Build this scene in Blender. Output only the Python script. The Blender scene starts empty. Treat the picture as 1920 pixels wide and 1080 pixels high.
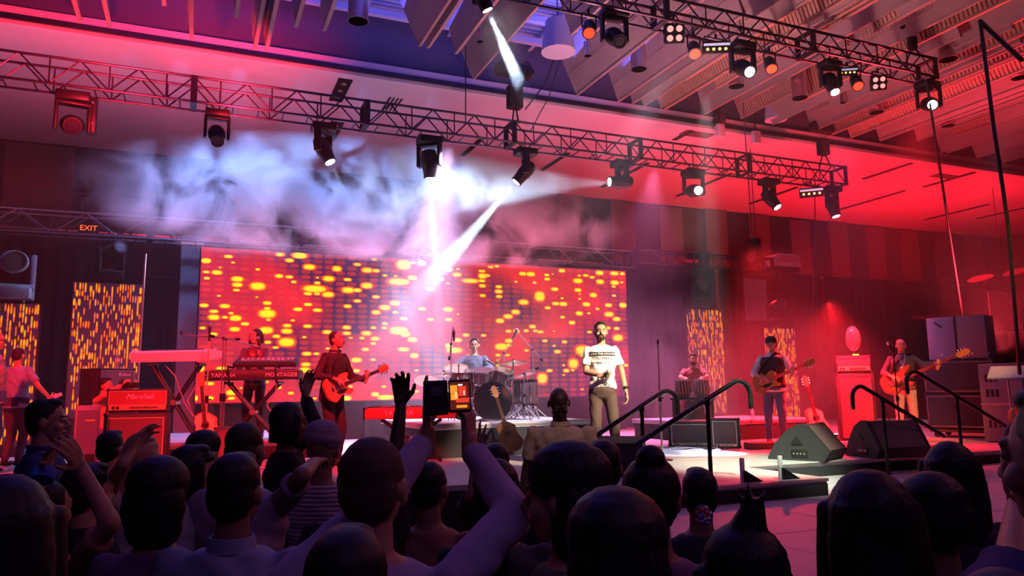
import bpy, bmesh, math, random
import numpy as np
from mathutils import Vector, Matrix, Euler
R = math.radians
random.seed(7)
scene = bpy.context.scene
COL = scene.collection

# ------------------------------------------------------------------ camera
F = 1400.0
CAMZ = 1.85
YAW, PITCH, ROLL = R(23), math.atan(195 / F), R(-0.8)
cam_d = bpy.data.cameras.new('camera'); cam = bpy.data.objects.new('camera', cam_d); COL.objects.link(cam)
CM = Matrix.Rotation(-YAW, 4, 'Z') @ Matrix.Rotation(R(90) + PITCH, 4, 'X') @ Matrix.Rotation(ROLL, 4, 'Z')
cam.matrix_world = Matrix.Translation((0, 0, CAMZ)) @ CM
cam_d.sensor_width = 36; cam_d.lens = 36 * F / 1920; cam_d.clip_end = 200; cam_d.clip_start = .05
scene.camera = cam
FWD = Vector((math.sin(YAW), math.cos(YAW), 0))
def ray(px, py):
    return (CM.to_3x3() @ Vector(((px - 960) / F, (540 - py) / F, -1)))
C0 = Vector((0, 0, CAMZ))
def ony(px, py, Y): d = ray(px, py); return C0 + d * (Y / d.y)
def onz(px, py, Z): d = ray(px, py); return C0 + d * ((Z - CAMZ) / d.z)
def dep(px, py, D): d = ray(px, py); return C0 + d * (D / d.dot(FWD))
def stand(px, D, Z=0.0):                   # the floor point under a pixel column, at depth D
    p = dep(px, 740, D)
    return Vector((p.x, p.y, Z))
def proj(p):
    q = CM.to_3x3().inverted() @ (Vector(p) - C0)
    return (960 + F * q.x / -q.z, 540 - F * q.y / -q.z)

# ------------------------------------------------------------------ world, lights, exposure
scene.view_settings.view_transform = 'Standard'; scene.view_settings.look = 'None'
scene.view_settings.gamma = 1; scene.view_settings.use_curve_mapping = False
scene.view_settings.exposure = 0.0
w = bpy.data.worlds.new('world'); scene.world = w; w.use_nodes = True
w.node_tree.nodes['Background'].inputs[0].default_value = (0.20, 0.05, 0.30, 1)
w.node_tree.nodes['Background'].inputs[1].default_value = 0.035

def aim(o, tgt):
    o.rotation_euler = (Vector(tgt) - o.location).to_track_quat('-Z', 'Y').to_euler()
def spot(name, loc, tgt, col, power, angle=30, blend=.5, size=.1):
    l = bpy.data.lights.new(name, 'SPOT'); l.energy = power; l.color = col; l.spot_size = R(angle); l.spot_blend = blend
    l.shadow_soft_size = size
    o = bpy.data.objects.new(name, l); COL.objects.link(o); o.location = loc; aim(o, tgt); return o
def area(name, loc, tgt, col, power, sx=2, sy=2):
    l = bpy.data.lights.new(name, 'AREA'); l.energy = power; l.color = col; l.shape = 'RECTANGLE'; l.size = sx; l.size_y = sy
    o = bpy.data.objects.new(name, l); COL.objects.link(o); o.location = loc; aim(o, tgt); return o
DECK = 0.92; APRON = 0.74; CEIL = 8.6; YT = 13.5; YLED = 15.7
RED = (1, .018, .03); MAG = (1, .16, .38); BLUE = (.16, .2, 1); WHITE = (.58, .75, 1)
# house light over the crowd (dim, violet)
area('house_light', (1.0, -3.0, 7.5), (2, 6, 1), (.40, .16, .72), 60, 6, 3)
area('house_light', (9, 1, 7.8), (7, 6, .7), (.62, .17, .34), 120, 4, 3)
# unseen area lights added to colour the ceiling, only the red ones behind drapes
CRED = (1, .010, .028)
area('red_uplight', (17.5, 18.2, 4.0), (17.5, 18.1, 9), CRED, 560, 11, 1.6)
area('red_uplight', (24.5, 17.5, 4.0), (24.5, 17.4, 9), CRED, 450, 7, 1.6)
area('pink_uplight', (8.6, 14.9, 4.6), (8.6, 15.0, 9), (1, .20, .38), 150, 6, .8)
area('pink_uplight', (2.2, 14.9, 4.6), (2.2, 15.0, 9), (.9, .34, .70), 120, 7, .8)
area('pink_uplight', (-4.6, 14.9, 4.6), (-4.6, 15.0, 9), (1, .24, .52), 75, 6, .8)
spot('red_lamp_glow', onz(190, 120, 6.2), onz(185, 62, 8.6), (1, .02, .05), 2600, 80, 1, .2)
spot('red_lamp_glow', onz(455, 190, 6.4), onz(460, 118, 8.6), (1, .02, .05), 1900, 62, 1, .2)
# blue work light above the baffles, red and pink light under them
area('blue_ceiling_light', (4, 10.6, 9.0), (4, 10.9, 12), (.10, .12, 1), 1250, 12, 5)
spot('baffle_red_light', (15, 10, 2.5), (14, 10, 9), (1, .04, .07), 6000, 120, 1, .4)
spot('baffle_pink_light', (7, 9.5, 4.0), (8, 10.5, 9), (1, .42, .46), 1300, 130, 1, .4)
# stage wash
spot('red_wash', (-3.5, 5.5, 6.2), (-1.0, 12.0, 1.6), RED, 6500, 46, .8, .15)
spot('red_wash', (1.0, 5.5, 6.2), (1.6, 11.5, 1.6), RED, 6500, 44, .8, .15)
spot('red_wash', (10.5, 7.4, 6.4), (11.8, 12.8, 1.4), RED, 15000, 44, .8, .15)
spot('red_amp_fill', dep(1560, 560, 12.9), dep(1562, 830, 12.9), (1, .008, .015), 5200, 105, 1, .1)  # added spot without a fixture, reddens the haze around the bass amplifier
spot('front_fill', (1.5, .5, 6), stand(1052, 5.75, 1.5), (1, .62, .45), 260, 9, .8, .1)  # added fill, no lamp there, brightens the person in the tan polo
spot('red_back_light', (13.6, 15.6, 5.6), (11.6, 11.6, 1.2), (1, .02, .03), 3200, 75, .9, .15)
spot('warm_key', (6.2, 1.5, 6.0), stand(1128, 9.4, 2.0), (1, .76, .50), 10500, 11, .6, .1)
spot('warm_key', (8.2, 3.0, 6.2), stand(1725, 12.9, 1.3), (1, .42, .10), 1800, 15, .7, .1)
spot('drum_light', (6.5, 9.0, 6.8), stand(940, 12.6, 1.7), (.75, .74, 1), 6500, 28, .8, .15)
spot('drum_front_fill', (3.2, 3.0, 5.8), dep(927, 745, 11.75), (.66, .62, 1), 3600, 15, .9, .1)  # added spot with no lamp body, lifts the bass drum's front head
spot('purple_side_light', (9.5, 8.6, 6.0), (12.4, 12.4, 1.3), (.5, .3, 1), 900, 60, .8, .15)
spot('floor_white_light', (7.6, 9.6, 6.8), onz(1335, 850, DECK), (.8, .92, 1), 17000, 9, .2, .1)
spot('green_edge_light', (4.5, 3.0, 6.5), onz(1420, 872, DECK), (.85, 1, .70), 9500, 22, .9, .2)
spot('cabinet_light', (13.0, 8.0, 6.8), (16.6, 12.6, 3.0), (.4, .6, 1), 1500, 22, .8, .2)
spot('haze_light', (4.4, 13.3, 6.6), (3.2, 13.6, 1.4), (.85, .52, .95), 13000, 50, 1, .1)
spot('haze_light', (9.0, 13.2, 6.6), (8.2, 13.4, 1.4), (1, .22, .55), 7000, 60, 1, .1)

# ------------------------------------------------------------------ materials
MATS = {}
def mat(name, c, rough=.6, metal=0, var=.12, scale=14, bump=.0, emit=None, es=0, spec=.4, alpha=1, trans=0, coat=0):
    if name in MATS: return MATS[name]
    m = bpy.data.materials.new(name); MATS[name] = m; m.use_nodes = True
    nt = m.node_tree; b = nt.nodes['Principled BSDF']
    b.inputs['Roughness'].default_value = rough; b.inputs['Metallic'].default_value = metal
    b.inputs['Specular IOR Level'].default_value = spec
    tc = nt.nodes.new('ShaderNodeTexCoord')
    n = nt.nodes.new('ShaderNodeTexNoise'); n.inputs['Scale'].default_value = scale; n.inputs['Detail'].default_value = 3
    nt.links.new(tc.outputs['Object'], n.inputs['Vector'])
    r = nt.nodes.new('ShaderNodeMix'); r.data_type = 'RGBA'
    r.inputs[6].default_value = (*[max(0, x * (1 - var)) for x in c], 1)
    r.inputs[7].default_value = (*[min(1, x * (1 + var)) for x in c], 1)
    nt.links.new(n.outputs['Fac'], r.inputs[0]); nt.links.new(r.outputs[2], b.inputs['Base Color'])
    if bump:
        bp = nt.nodes.new('ShaderNodeBump'); bp.inputs['Strength'].default_value = bump; bp.inputs['Distance'].default_value = .02 if not name.startswith('hair') else .002
        nt.links.new(n.outputs['Fac'], bp.inputs['Height']); nt.links.new(bp.outputs[0], b.inputs['Normal'])
    if emit: b.inputs['Emission Color'].default_value = (*emit, 1); b.inputs['Emission Strength'].default_value = es
    if trans: b.inputs['Transmission Weight'].default_value = trans
    if coat: b.inputs['Coat Weight'].default_value = coat
    return m
def led_mat(name, strength, base=(.02, .015, .02)):
    m = bpy.data.materials.new(name); m.use_nodes = True; nt = m.node_tree; b = nt.nodes['Principled BSDF']
    b.inputs['Base Color'].default_value = (*base, 1); b.inputs['Roughness'].default_value = .5
    a = nt.nodes.new('ShaderNodeAttribute'); a.attribute_name = 'Col'
    nt.links.new(a.outputs['Color'], b.inputs['Emission Color']); b.inputs['Emission Strength'].default_value = strength
    return m
M = dict(
 black=mat('black_metal', (.012, .011, .013), .45, .3), blackp=mat('black_plastic', (.02, .02, .022), .5),
 truss=mat('truss_metal', (.05, .045, .06), .35, .8), chrome=mat('chrome', (.8, .8, .82), .15, 1),
 steel=mat('brushed_steel', (.55, .5, .5), .3, .9), white=mat('white_plastic', (.75, .75, .78), .4),
 ceil=mat('ceiling_paint', (.62, .60, .62), .8, 0, .03, 1.5), slot=mat('slot_dark', (.01, .01, .012), .8),
 baffle=mat('baffle_grey', (.26, .20, .19), .6, 0, .12, 3, .1), baffle2=mat('baffle_ribbed', (.34, .21, .16), .55, 0, .2, 5, .1),
 gridb=mat('ceiling_deck', (.30, .32, .42), .7), drape=mat('black_velour', (.012, .009, .012), .95, 0, .3, 30),
 wall=mat('wall_dark', (.03, .022, .03), .85, 0, .15, 2), wallp=mat('wall_panel', (.10, .07, .07), .8, 0, .1, 2),
 deck=mat('deck_grey', (.34, .33, .33), .55, 0, .15, 6, .05), apron=mat('apron_grey', (.36, .33, .36), .6, 0, .15, 5, .08),
 riser=mat('riser_black', (.015, .013, .018), .8), floor=mat('hall_carpet', (.06, .04, .05), .9, 0, .3, 20),
 tolex=mat('black_tolex', (.025, .023, .025), .6, 0, .2, 80, .3), grille=mat('grille_cloth', (.12, .07, .07), .8, 0, .3, 120, .3),
 grilleb=mat('grille_blue', (.12, .14, .2), .7, 0, .2, 120, .3),
 gold=mat('gold_trim', (.8, .6, .3), .3, .6), lens=mat('lens_glass', (.05, .05, .06), .08, 0, .1, 10, 0, None, 0, .8),
 lensw=mat('lens_lit', (.9, .95, 1), .2, 0, 0, 5, 0, (.8, .93, 1), 60), lensr=mat('lens_red_lit', (.5, .1, .05), .2, 0, 0, 5, 0, (1, .035, .01), 2.0),
 lensp=mat('lens_pink_lit', (.6, .3, .3), .2, 0, 0, 5, 0, (1, .35, .3), 1.1), lensa=mat('lens_amber_lit', (.6, .4, .2), .2, 0, 0, 5, 0, (1, .6, .2), 1.6),
 cable=mat('cable_black', (.015, .012, .015), .6), rubber=mat('rubber', (.015, .015, .015), .8),
 cordr=mat('cable_grey', (.3, .26, .28), .6), skin=mat('skin_tan', (.50, .27, .17), .5, 0, .08, 20), skinb=mat('skin_brown', (.26, .13, .08), .5, 0, .08, 20),
 skind=mat('skin_dark', (.07, .035, .025), .45, 0, .08, 20), hair=mat('hair_black', (.010, .008, .010), .55, 0, .3, 60, .15),
 hairb=mat('hair_brown', (.035, .018, .012), .6, 0, .3, 60, .4), hairg=mat('hair_grey', (.12, .11, .12), .6, 0, .3, 60, .4),
 dark=mat('dark_detail', (.01, .008, .008), .5), eyew=mat('eye_white', (.7, .68, .66), .3),
 wood=mat('guitar_wood', (.50, .20, .06), .25, 0, .25, 6, 0, None, 0, .5, 1, 0, .5), woodd=mat('dark_wood', (.10, .04, .02), .3, 0, .2, 8),
 woodl=mat('spruce_wood', (.75, .5, .25), .3, 0, .1, 6), cymb=mat('cymbal_bronze', (.85, .7, .45), .22, 1),
 drumhead=mat('drum_head', (.42, .44, .54), .45), drumw=mat('drum_head_white', (.8, .8, .8), .5), drums=mat('drum_shell', (.10, .05, .05), .2, .3, .3, 30),
)
glass_m = mat('clear_glass', (.95, .95, .97), .05, 0, 0, 5, 0, None, 0, .5, 1, .9)

# ------------------------------------------------------------------ mesh builder
_tpl = {}
def _capsule_tpl(n=12, k=4):
    key = (n, k)
    if key in _tpl: return _tpl[key]
    rows = []; e = []
    for i in range(k + 1): a = -math.pi / 2 + (math.pi / 2) * i / k; rows.append((math.cos(a), math.sin(a), 0))
    for i in range(k + 1): a = (math.pi / 2) * i / k; rows.append((math.cos(a), math.sin(a), 1))
    V = []; W = []
    for c, s, t in rows:
        for j in range(n):
            b = 2 * math.pi * j / n
            V.append((c * math.cos(b), c * math.sin(b), s)); W.append(t)
    Fc = []
    m = len(rows)
    for i in range(m - 1):
        for j in range(n):
            j2 = (j + 1) % n
            Fc.append((i * n + j, i * n + j2, (i + 1) * n + j2, (i + 1) * n + j))
    Fc.append(tuple(range(n))[::-1]); Fc.append(tuple((m - 1) * n + j for j in range(n)))
    _tpl[key] = (np.array(V), np.array(W), Fc); return _tpl[key]
def frame(z, x=None):
    z = Vector(z).normalized()
    up = Vector(x) if x is not None else (Vector((0, 0, 1)) if abs(z.z) < .9 else Vector((0, 1, 0)))
    a = up.cross(z)
    if a.length < 1e-6: a = Vector((1, 0, 0)).cross(z)
    a.normalize(); b = z.cross(a)
    return Matrix((a, b, z)).transposed()
class MB:
    def __init__(s, T=None): s.v = []; s.f = []; s.c = []; s.T = T
    def add(s, V, Fc, col=None):
        o = len(s.v)
        if s.T is not None: V = [s.T @ Vector(p) for p in V]
        s.v.extend([tuple(p) for p in V]); s.f.extend([tuple(i + o for i in f) for f in Fc])
        if col is not None: s.c.extend(col)
        return s
    def box(s, c, d, rot=None, taper=1.0):
        hx, hy, hz = d[0] / 2, d[1] / 2, d[2] / 2
        V = []
        for z in (-1, 1):
            t = taper if z > 0 else 1
            for x, y in ((-1, -1), (1, -1), (1, 1), (-1, 1)): V.append(Vector((x * hx * t, y * hy * t, z * hz)))
        if rot is not None:
            rm = rot.to_3x3() if isinstance(rot, Matrix) else Euler(rot).to_matrix()
            V = [rm @ v for v in V]
        c = Vector(c)
        return s.add([v + c for v in V], [(3, 2, 1, 0), (4, 5, 6, 7), (0, 1, 5, 4), (1, 2, 6, 5), (2, 3, 7, 6), (3, 0, 4, 7)])
    def bbox(s, c, d, b=.02, rot=None):          # box with chamfered edges
        bm = bmesh.new(); bmesh.ops.create_cube(bm, size=1)
        for v in bm.verts: v.co = Vector((v.co.x * d[0], v.co.y * d[1], v.co.z * d[2]))
        bmesh.ops.bevel(bm, geom=list(bm.edges), offset=min(b, min(d) * .45), segments=2, affect='EDGES', profile=.5)
        rm = Matrix.Identity(3) if rot is None else (rot.to_3x3() if isinstance(rot, Matrix) else Euler(rot).to_matrix())
        V = [rm @ v.co + Vector(c) for v in bm.verts]; Fc = [tuple(v.index for v in f.verts) for f in bm.faces]
        bm.free(); return s.add(V, Fc)
    def cone(s, p, q, r0, r1=None, n=12, cap=True, x=None, sx=1):
        p, q = Vector(p), Vector(q); r1 = r0 if r1 is None else r1
        m = frame(q - p, x); V = []
        for c, r in ((p, r0), (q, r1)):
            for j in range(n):
                a = 2 * math.pi * j / n; V.append(c + m @ Vector((math.cos(a) * r * sx, math.sin(a) * r, 0)))
        Fc = [(j, (j + 1) % n, n + (j + 1) % n, n + j) for j in range(n)]
        if cap: Fc += [tuple(range(n))[::-1], tuple(range(n, 2 * n))]
        return s.add(V, Fc)
    def cap(s, p, q, r0, r1=None, n=12, k=4):    # tapered capsule
        p, q = Vector(p), Vector(q); r1 = r0 if r1 is None else r1
        V, W, Fc = _capsule_tpl(n, k)
        m = np.array(frame(q - p)) if (q - p).length > 1e-6 else np.eye(3)
        rr = np.where(W > .5, r1, r0)[:, None]
        P = (V * rr) @ m.T + np.outer(1 - W, np.array(p)) + np.outer(W, np.array(q))
        return s.add([Vector(x) for x in P] if s.T is not None else P.tolist(), Fc)
    def path(s, pts, r, n=8):
        for a, b in zip(pts[:-1], pts[1:]): s.cap(a, b, r, r, n, 2)
        return s
    def ell(s, c, r, rot=None, n=16, k=8):
        V = []; Fc = []
        rm = Matrix.Identity(3) if rot is None else (rot.to_3x3() if isinstance(rot, Matrix) else Euler(rot).to_matrix())
        V.append(Vector((0, 0, -1)))
        for i in range(1, k):
            a = -math.pi / 2 + math.pi * i / k
            for j in range(n):
                b = 2 * math.pi * j / n; V.append(Vector((math.cos(a) * math.cos(b), math.cos(a) * math.sin(b), math.sin(a))))
        V.append(Vector((0, 0, 1)))
        for j in range(n): Fc.append((0, 1 + (j + 1) % n, 1 + j))
        for i in range(k - 2):
            for j in range(n):
                Fc.append((1 + i * n + j, 1 + i * n + (j + 1) % n, 1 + (i + 1) * n + (j + 1) % n, 1 + (i + 1) * n + j))
        t = len(V) - 1; o = 1 + (k - 2) * n
        for j in range(n): Fc.append((o + j, o + (j + 1) % n, t))
        c = Vector(c); return s.add([rm @ Vector((v.x * r[0], v.y * r[1], v.z * r[2])) + c for v in V], Fc)
    def loft(s, rings, n=20, closed=True):       # rings: (centre, rx, ry, matrix3 or None)
        V = []
        for c, rx, ry, m in rings:
            m = Matrix.Identity(3) if m is None else m
            for j in range(n):
                a = 2 * math.pi * j / n
                V.append(Vector(c) + m @ Vector((math.cos(a) * rx, math.sin(a) * ry, 0)))
        Fc = []
        for i in range(len(rings) - 1):
            for j in range(n): Fc.append((i * n + j, i * n + (j + 1) % n, (i + 1) * n + (j + 1) % n, (i + 1) * n + j))
        if closed: Fc += [tuple(range(n))[::-1], tuple((len(rings) - 1) * n + j for j in range(n))]
        return s.add(V, Fc)
    def lathe(s, prof, n=24, c=(0, 0, 0), rot=None):     # prof: (r, z)
        rm = Matrix.Identity(3) if rot is None else (rot.to_3x3() if isinstance(rot, Matrix) else Euler(rot).to_matrix())
        V = []; c = Vector(c)
        for r, z in prof:
            for j in range(n):
                a = 2 * math.pi * j / n; V.append(c + rm @ Vector((math.cos(a) * r, math.sin(a) * r, z)))
        Fc = []
        for i in range(len(prof) - 1):
            for j in range(n): Fc.append((i * n + j, i * n + (j + 1) % n, (i + 1) * n + (j + 1) % n, (i + 1) * n + j))
        if prof[0][0] > 1e-5: Fc.append(tuple(range(n))[::-1])
        if prof[-1][0] > 1e-5: Fc.append(tuple((len(prof) - 1) * n + j for j in range(n)))
        return s.add(V, Fc)
    def prism(s, poly, t, rot=None, c=(0, 0, 0)):        # polygon in x,y extruded by t along z (centred)
        rm = Matrix.Identity(3) if rot is None else (rot.to_3x3() if isinstance(rot, Matrix) else Euler(rot).to_matrix())
        n = len(poly); c = Vector(c)
        V = [c + rm @ Vector((x, y, -t / 2)) for x, y in poly] + [c + rm @ Vector((x, y, t / 2)) for x, y in poly]
        Fc = [tuple(range(n))[::-1], tuple(range(n, 2 * n))] + [(i, (i + 1) % n, n + (i + 1) % n, n + i) for i in range(n)]
        return s.add(V, Fc)
    def mesh(s, name, smooth=False):
        me = bpy.data.meshes.new(name); me.from_pydata(s.v, [], s.f)
        if s.c:
            ca = me.color_attributes.new('Col', 'FLOAT_COLOR', 'POINT')
            ca.data.foreach_set('color', np.array(s.c, dtype=np.float32).ravel())
        if smooth:
            me.polygons.foreach_set('use_smooth', [True] * len(me.polygons))
            if smooth != 'all' and len(s.f) < 20000: me.set_sharp_from_angle(angle=R(42))
        return me
    def build(s, name, m, parent=None, smooth=True, kind=None):
        me = s.mesh(name, smooth)
        return link(name, me, m, parent, kind)
def link(name, me, m, parent=None, kind=None):
    if m is not None and not me.materials: me.materials.append(m)
    o = bpy.data.objects.new(name, me); COL.objects.link(o)
    if parent is not None: o.parent = parent; CH.setdefault(parent.name, []).append(o)
    if kind: o['kind'] = kind
    return o
CH = {}
def thing(name, label, cat, loc=(0, 0, 0), rz=0, group=None, rot=None, scale=None):
    o = bpy.data.objects.new(name, None); COL.objects.link(o); o.empty_display_size = .1
    o.location = loc; o.rotation_euler = rot if rot is not None else (0, 0, rz)
    if scale: o.scale = (scale,) * 3
    o['label'] = label; o['category'] = cat
    if group: o['group'] = group
    return o
def tag(o, label, cat, group=None, kind=None):
    o['label'] = label; o['category'] = cat
    if group: o['group'] = group
    if kind: o['kind'] = kind
    return o
def struct(o, label=None):
    o['kind'] = 'structure'
    if label: o['label'] = label
    return o
def copy_tree(o, parent=None, label=None, group=None):
    c = o.copy(); COL.objects.link(c); c.parent = parent
    if parent is not None: CH.setdefault(parent.name, []).append(c)
    if label: c['label'] = label
    if group: c['group'] = group
    for ch in list(CH.get(o.name, [])): copy_tree(ch, c)
    return c
def text_obj(body, size, m, parent, loc, rot, ext=.002, name='lettering', bold=0, sx=1, shear=0):
    cu = bpy.data.curves.new(name, 'FONT'); cu.body = body; cu.size = size; cu.extrude = ext; cu.align_x = 'CENTER'; cu.align_y = 'CENTER'
    cu.offset = 0; cu.shear = shear; cu.resolution_u = 2
    t = bpy.data.objects.new('tmp', cu); COL.objects.link(t)
    dg = bpy.context.evaluated_depsgraph_get(); me = bpy.data.meshes.new_from_object(t.evaluated_get(dg))
    bpy.data.objects.remove(t); bpy.data.curves.remove(cu)
    me.materials.clear()
    o = link(name, me, m, parent); o.location = loc; o.rotation_euler = rot
    if sx != 1: o.scale = (sx, 1, 1)
    return o
# ------------------------------------------------------------------ room shell
XL, XR, YB, YN = -12.0, 34.0, 22.5, -6.0
def slab(name, c, d, m, label=None): return struct(MB().box(c, d).build(name, m, None, False), label)
slab('floor', ((XL + XR) / 2, (YB + YN) / 2, -.05), (XR - XL, YB - YN, .1), M['floor'])
YS = 15.2                                                  # where the flat soffit stops and the open baffle ceiling starts
slab('ceiling', ((XL + XR) / 2, (YB + YS) / 2, CEIL + .1), (XR - XL, YB - YS, .2), M['ceil'])
slab('trim_1', ((XL + XR) / 2, YS - .05, CEIL + .1), (XR - XL, .1, .34), M['ceil'])
slab('trim_2', ((XL + XR) / 2, YS - .14, CEIL + .05), (XR - XL, .05, .1), M['truss'])
wb = slab('wall_back', ((XL + XR) / 2, YB + .1, 5), (XR - XL, .2, 13), M['wall'])
slab('wall_left', (XL - .1, 8, 5), (.2, 29, 13), M['wall'])
slab('wall_right', (XR + .1, 8, 5), (.2, 29, 13), M['wall'])
slab('wall_front', ((XL + XR) / 2, YN - .1, 5), (XR - XL, .2, 13), M['wall'])
# upper deck above the baffles, corrugated, with a grid of bars under it
prof = []
udk = slab('ceiling_upper', ((XL + XR) / 2, (YS + YN) / 2, 11.2), (XR - XL, YS - YN, .1), M['gridb'])
rib_me = MB().box((0, 0, 0), (26, .05, .06)).mesh('rib'); rib_me.materials.append(M['gridb'])
for i in range(60):
    o = link('deck_rib', rib_me, None, udk); o.location = (2, 2 + i * .22, 11.12)
bar = MB().box((0, 0, 0), (18, .06, .05)).mesh('grid_bar'); bar.materials.append(M['gridb'])
grid = thing('louvre_grid', 'blue lit louvre grid of thin bars above the ceiling baffles', 'ceiling grid', (5, 11.4, 10.0))
for i in range(26):
    o = link('grid_bar', bar, None, grid); o.location = (0, -1.0 + i * .16 + (0.5 if i > 13 else 0), 0)
cb = MB().box((0, 0, 0), (.09, 6.6, .09)).mesh('cross_bar'); cb.materials.append(M['gridb'])
for i in range(9):
    o = link('cross_bar', cb, None, grid); o.location = (-8 + i * 2, 2.0, -.1)
for j in range(3):
    m_ = MB().box((0, 0, 0), (24, .12, .14)).build('ceiling_channel', M['gridb'], None, False)
    m_.location = (8, 14.3 - j * 1.1, 9.6 - .1 * j); tag(m_, ['blue ceiling channel running just inside the soffit edge', 'blue ceiling channel second in from the soffit edge', 'blue ceiling channel third in from the soffit edge'][j], 'channel')

slab('trim_5', ((XL + XR) / 2, YS + .12, 9.95), (XR - XL, .1, 2.5), mat('fascia_blue', (.07, .07, .12), .8))
# wall panels on the back wall (red stripes)
pm = MB().box((0, 0, 0), (.98, .12, 5.2)).mesh('wall_panel'); pm.materials.append(M['wallp'])
x0 = ony(1341, 440, YB).x; pitch = 2.05
for k in range(-3, 9):
    x = x0 + k * pitch
    if x < XL + 1 or x > XR - 1: continue
    o = link('wall_panel', pm, None, wb)
    o.location = (x, YB - .06, CEIL - 2.6 - .05 * (k % 3))
pl_ = ony(75, 330, YB)
o = link('wall_panel', pm, None, wb); o.location = (pl_.x, YB - .07, 5.9); o.scale = (1.6, 1, 1)
rl = MB().box(((XL + XR) / 2, YB - .3, 6.2), (XR - XL, .04, .05)).build('wall_rail', M['steel'], wb, False)
# ceiling light slots
slots = [((619, 187), (668, 131)), ((611, 262), (640, 229)), ((776, 302), (843, 259)), ((860, 290), (910, 262)), ((1010, 318), (1072, 287)), ((1130, 350), (1213, 305)),
 ((1265, 367), (1375, 325)), ((1410, 382), (1490, 350)), ((1575, 392), (1697, 357)), ((1617, 335), (1730, 299)), ((1732, 350), (1846, 317)),
 ((1738, 412), (1850, 382)), ((1836, 410), (1920, 388)), ((1305, 245), (1345, 213)), ((263, 235), (275, 190)), ((1480, 140), (1500, 130))]
for i, (a, b) in enumerate(slots[:-2]):
    pa, pb = onz(*a, CEIL), onz(*b, CEIL)
    mx = (pa.x + pb.x) / 2; y0, y1 = sorted((pa.y, pb.y)); y0 = max(y0, YS + .3); y1 = max(min(y1, YB - .3), y0 + .8)
    w_ = .30 if i < 2 else .13
    s_ = thing('ceiling_slot', 'long dark recessed light slot in the flat ceiling', 'ceiling slot', (mx, (y0 + y1) / 2, CEIL - .01), 0, 'dark recessed slots in the flat ceiling')
    MB().box((0, 0, 0), (w_, y1 - y0, .03)).build('slot_channel', M['slot'], s_, False)
    if i < 3:
        for t in (.2, .5, .8): MB().lathe([(.06, 0), (.05, -.02), (0, -.03)], 12, (0, (t - .5) * (y1 - y0), -.01)).build('downlight', M['steel'], s_)
for (a, b) in [((800, 186), (0, 0))]:
    p = onz(735, 195, CEIL)
    v = thing('slot_vent', 'row of four thin slots in the ceiling behind the truss', 'vent', (p.x, p.y, CEIL - .012))
    for k in range(4): MB().box((k * .09 - .135, 0, 0), (.03, .8, .02)).build('slot', M['slot'], v, False)
for (px, py) in [(1770, 330), (1395, 205)]:
    p = onz(px, py, CEIL)
    v = thing('ceiling_access_panel', 'pale rectangular access panel in the ceiling, ' + ('near the right edge' if px > 1500 else 'left of the hanging white boxes'), 'panel', (p.x, max(p.y, YS + .5), CEIL - .012))
    MB().box((0, 0, 0), (.9, .35, .02)).build('panel_face', M['wallp'], v, False)

# ------------------------------------------------------------------ stage
def deck_panels(root, x0, x1, y0, y1, z, m, pw=1.22, pd=1.22):
    nx = max(1, round((x1 - x0) / pw)); ny = max(1, round((y1 - y0) / pd)); dx = (x1 - x0) / nx; dy = (y1 - y0) / ny
    me = MB().bbox((0, 0, 0), (dx - .008, dy - .008, .06), .006).mesh('deck_panel'); me.materials.append(m)
    for i in range(nx):
        for j in range(ny):
            o = link('deck_panel', me, None, root); o.location = (x0 + (i + .5) * dx, y0 + (j + .5) * dy, z - .03 + random.uniform(-.002, .002))
def platform(name, x0, x1, y0, y1, z, m):
    o = struct(MB().box(((x0 + x1) / 2, (y0 + y1) / 2, (z - .06) / 2), (x1 - x0, y1 - y0, z - .06)).build(name, M['riser'], None, False))
    deck_panels(o, x0, x1, y0, y1, z, m)
    return o
YM = 7.4
TX1 = onz(1535, 893, DECK).x
platform('floor_stage', -9, 19, YM, 16.8, DECK, M['deck'])
platform('floor_thrust', 3.9, TX1, 6.1, YM, DECK, M['deck'])
platform('floor_apron', 3.2, 3.9, 3.3, YM, APRON, M['apron'])
platform('floor_apron_front', 3.9, TX1, 3.3, 6.1, APRON, M['apron'])
platform('floor_apron_side', TX1, 18, 3.3, YM, APRON, M['apron'])
# pale nosing strip along the stage edge
MB().box(((TX1 + 18) / 2, YM - .008, DECK - .02), (18 - TX1, .014, .03)).build('trim_3', M['steel'], None, False)['kind'] = 'structure'
MB().box(((3.9 + TX1) / 2, 6.092, DECK - .02), (TX1 - 3.9, .014, .03)).build('trim_4', M['steel'], None, False)['kind'] = 'structure'
for i, px in enumerate((1290, 1388)):
    p = onz(px, 888, DECK)
    f_ = thing('edge_reflector', 'small white upright marker standing at the thrust edge, ' + ('left one' if i == 0 else 'right one beside the handrail post'), 'marker', (p.x, 6.2, DECK))
    MB().bbox((0, 0, .12), (.05, .03, .24), .01).build('marker_body', M['white'], f_)
    MB().prism([(0, 0), (.22, 0), (0, .12)], .03, (R(90), 0, 0), (0, -.03, 0)).build('bracket', M['black'], f_)

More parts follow.
